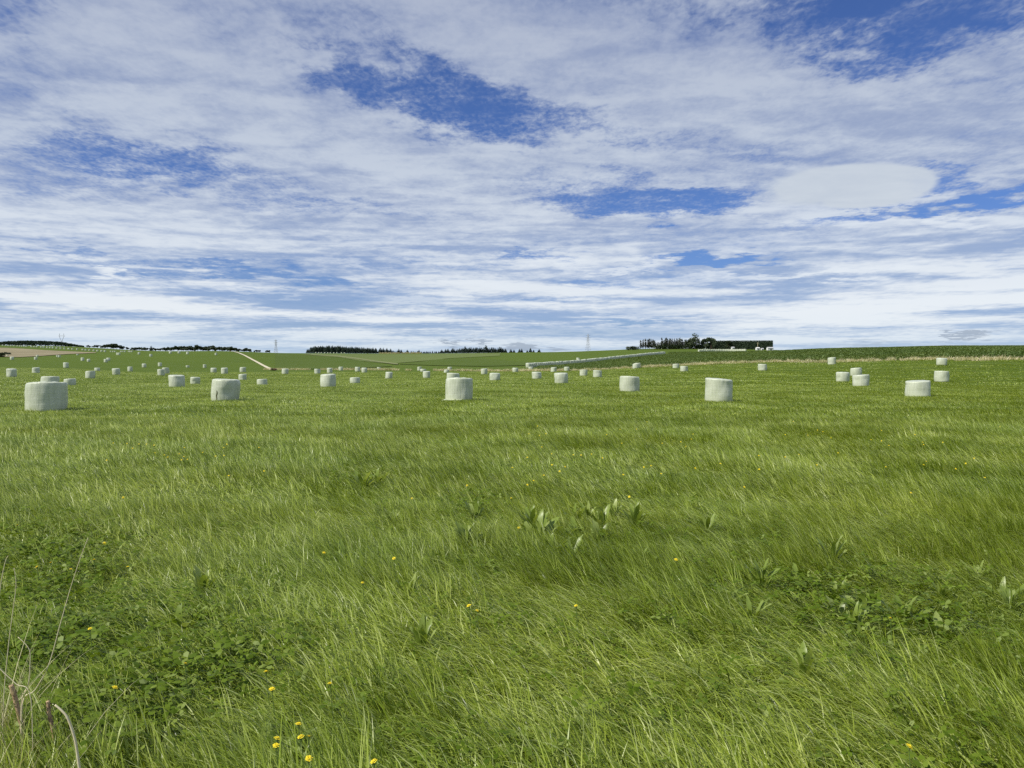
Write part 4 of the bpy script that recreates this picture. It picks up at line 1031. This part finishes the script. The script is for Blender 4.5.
dens = ADD(.66, MUL(SUB(n_big, .5), .45))
dens = ADD(dens, MUL(SUB(n_mid, .5), MUL(high, .75)))
dens = ADD(dens, MUL(MUL(SUB(n_strat, .5), 2.4), low))
dens = ADD(dens, MUL(MUL(SUB(n_strk, .5), 1.1), low))
dens = SUB(ADD(dens, bank), MUL(gap, ADD(.62, MUL(low, .25))))
veil = sstep(dens, -.48, .98)
edge = MUL(MUL(veil, SUB(1.0, veil)), 4.0)
tex = ADD(MUL(SUB(n_puff, .5), 1.2), MUL(SUB(n_fine, .5), ADD(.7, MUL(gap, .45))))
A = sstep(ADD(veil, MUL(MUL(tex, ADD(.16, MUL(edge, .7))), ADD(.2, MUL(high, .8)))), .02, .95, .0, .92)
K = 10.0
e2 = MUL(el, 1.8)
hi = ramp(nt, e2, [(0,(.70,.77,.83)), (.12,(.78,.82,.85)), (.28,(.66,.715,.78)), (.45,(.53,.59,.68)), (.8,(.41,.46,.575)), (1,(.35,.40,.52))])
lo_ = ramp(nt, e2, [(0,(.40,.51,.67)), (.12,(.30,.41,.61)), (.35,(.32,.39,.55)), (.7,(.27,.33,.49)), (1,(.22,.28,.44))])
shade = ADD(MUL(SUB(n_mid, .5), MUL(high, 1.5)), ADD(MUL(SUB(n_big, .5), .9), MUL(ADD(SUB(n_strat, .5), MUL(SUB(n_strk, .5), .9)), MUL(low, 3.2))))
shade = ADD(shade, ADD(MUL(SUB(n_puff, .5), .7), ADD(MUL(SUB(n_fine, .5), MUL(high, .35)), MUL(SUB(dens, .6), .35))))
cc = mixc(nt, sstep(shade, -.42, .5), lo_, hi)
# a few bright lit streaks low down
GLOW = [(118,273,34,7,-2,.9),(88,291,60,8,-1,.8),(150,284,60,5,0,.5),(260,290,70,5,-2,.5),(410,300,70,8,-3,.6),(470,280,60,6,-6,.4),(560,262,70,8,0,.5),(620,268,70,6,3,.7),(690,280,120,9,0,.5),(880,322,170,7,0,.35),(600,330,200,6,0,.35),(820,275,160,6,-1,.4),(850,272,120,12,0,.4),(960,222,50,8,-6,.6),(860,222,90,9,0,.4),(770,240,120,9,0,.3),(700,310,160,10,0,.4),(350,262,60,6,-6,.4),(930,300,120,10,0,.35)]
glow = total([(blob(*g_[:5]), g_[5]) for g_ in GLOW])
cc = mixc(nt, mathn(nt, 'MINIMUM', glow, .85), cc, (.78,.825,.86))
A = mathn(nt, 'MAXIMUM', A, MUL(sstep(glow, .15, .7), .9))
# the lens shaped cloud and the small grey scraps near the skyline
lens = blob(868,187.5,74,21.5,1, sph, True); tail = blob(815,186,105,20,2, sph, True)
lv = ADD(MUL(mathn(nt, 'MAXIMUM', lens, tail), sstep(az, .27, .46)), MUL(SUB(n_puff, .5), .07))
lmap = sstep(lv, .01, .16, 0, .9)
scr = total([(blob(*g_, ae.outputs[0]), k) for g_, k in [((450,343,17,3.2,-12),1),((476,341,9,3.0,-35),1),((484,341,13,2.2,6),1),((520,347,26,7,0),.75),((557,349.5,18,5,0),.5),((950,334.5,14,3.0,-22),1),((966,337.5,30,3.2,-4),1),((978,333.5,22,2.6,8),.9),((870,344,80,4,0),.3)]])
smap = sstep(scr, .1, .55, 0, .8)
blue = mixc(nt, 1.0, sky.outputs[0], (.40,.54,.90), 'MULTIPLY')
def scaled(c_): return mixc(nt, 1.0, c_, (K,K,K), 'MULTIPLY')
out = mixc(nt, A, blue, scaled(cc))
hz = SUB(1.0, MUL(el, 20.0), clamp=True)
out = mixc(nt, MUL(hz, ADD(.45, MUL(sstep(az, -.1, -.5), .3))), out, (4.6,5.9,7.4))
out = mixc(nt, lmap, out, scaled(mixc(nt, n_mid, (.49,.55,.63), (.58,.635,.70))))
out = mixc(nt, smap, out, (3.1,3.75,4.7))
bg = nd(nt, 'ShaderNodeBackground'); bg.inputs[1].default_value = .10; nt.links.new(out, bg.inputs[0])
wo = nd(nt, 'ShaderNodeOutputWorld'); nt.links.new(bg.outputs[0], wo.inputs[0])

# ------------------------------------------------------------------ camera and view
cam = bpy.data.cameras.new('camera'); cam.sensor_width = 36; cam.lens = F/W*36; cam.clip_end = 9000; cam.clip_start = .05
co = bpy.data.objects.new('camera', cam); COL.objects.link(co); co.location = (0, 0, CAMZ); co.rotation_euler = (math.pi/2-PITCH, 0, 0)
scene.camera = co
vs = scene.view_settings; vs.view_transform = 'Standard'; vs.look = 'None'; vs.exposure = .14; vs.gamma = 1; vs.use_curve_mapping = False
scene.render.resolution_x = W; scene.render.resolution_y = Hh
scene.cycles.use_denoising = False; scene.cycles.max_bounces = 6; scene.cycles.transmission_bounces = 4; scene.cycles.diffuse_bounces = 3
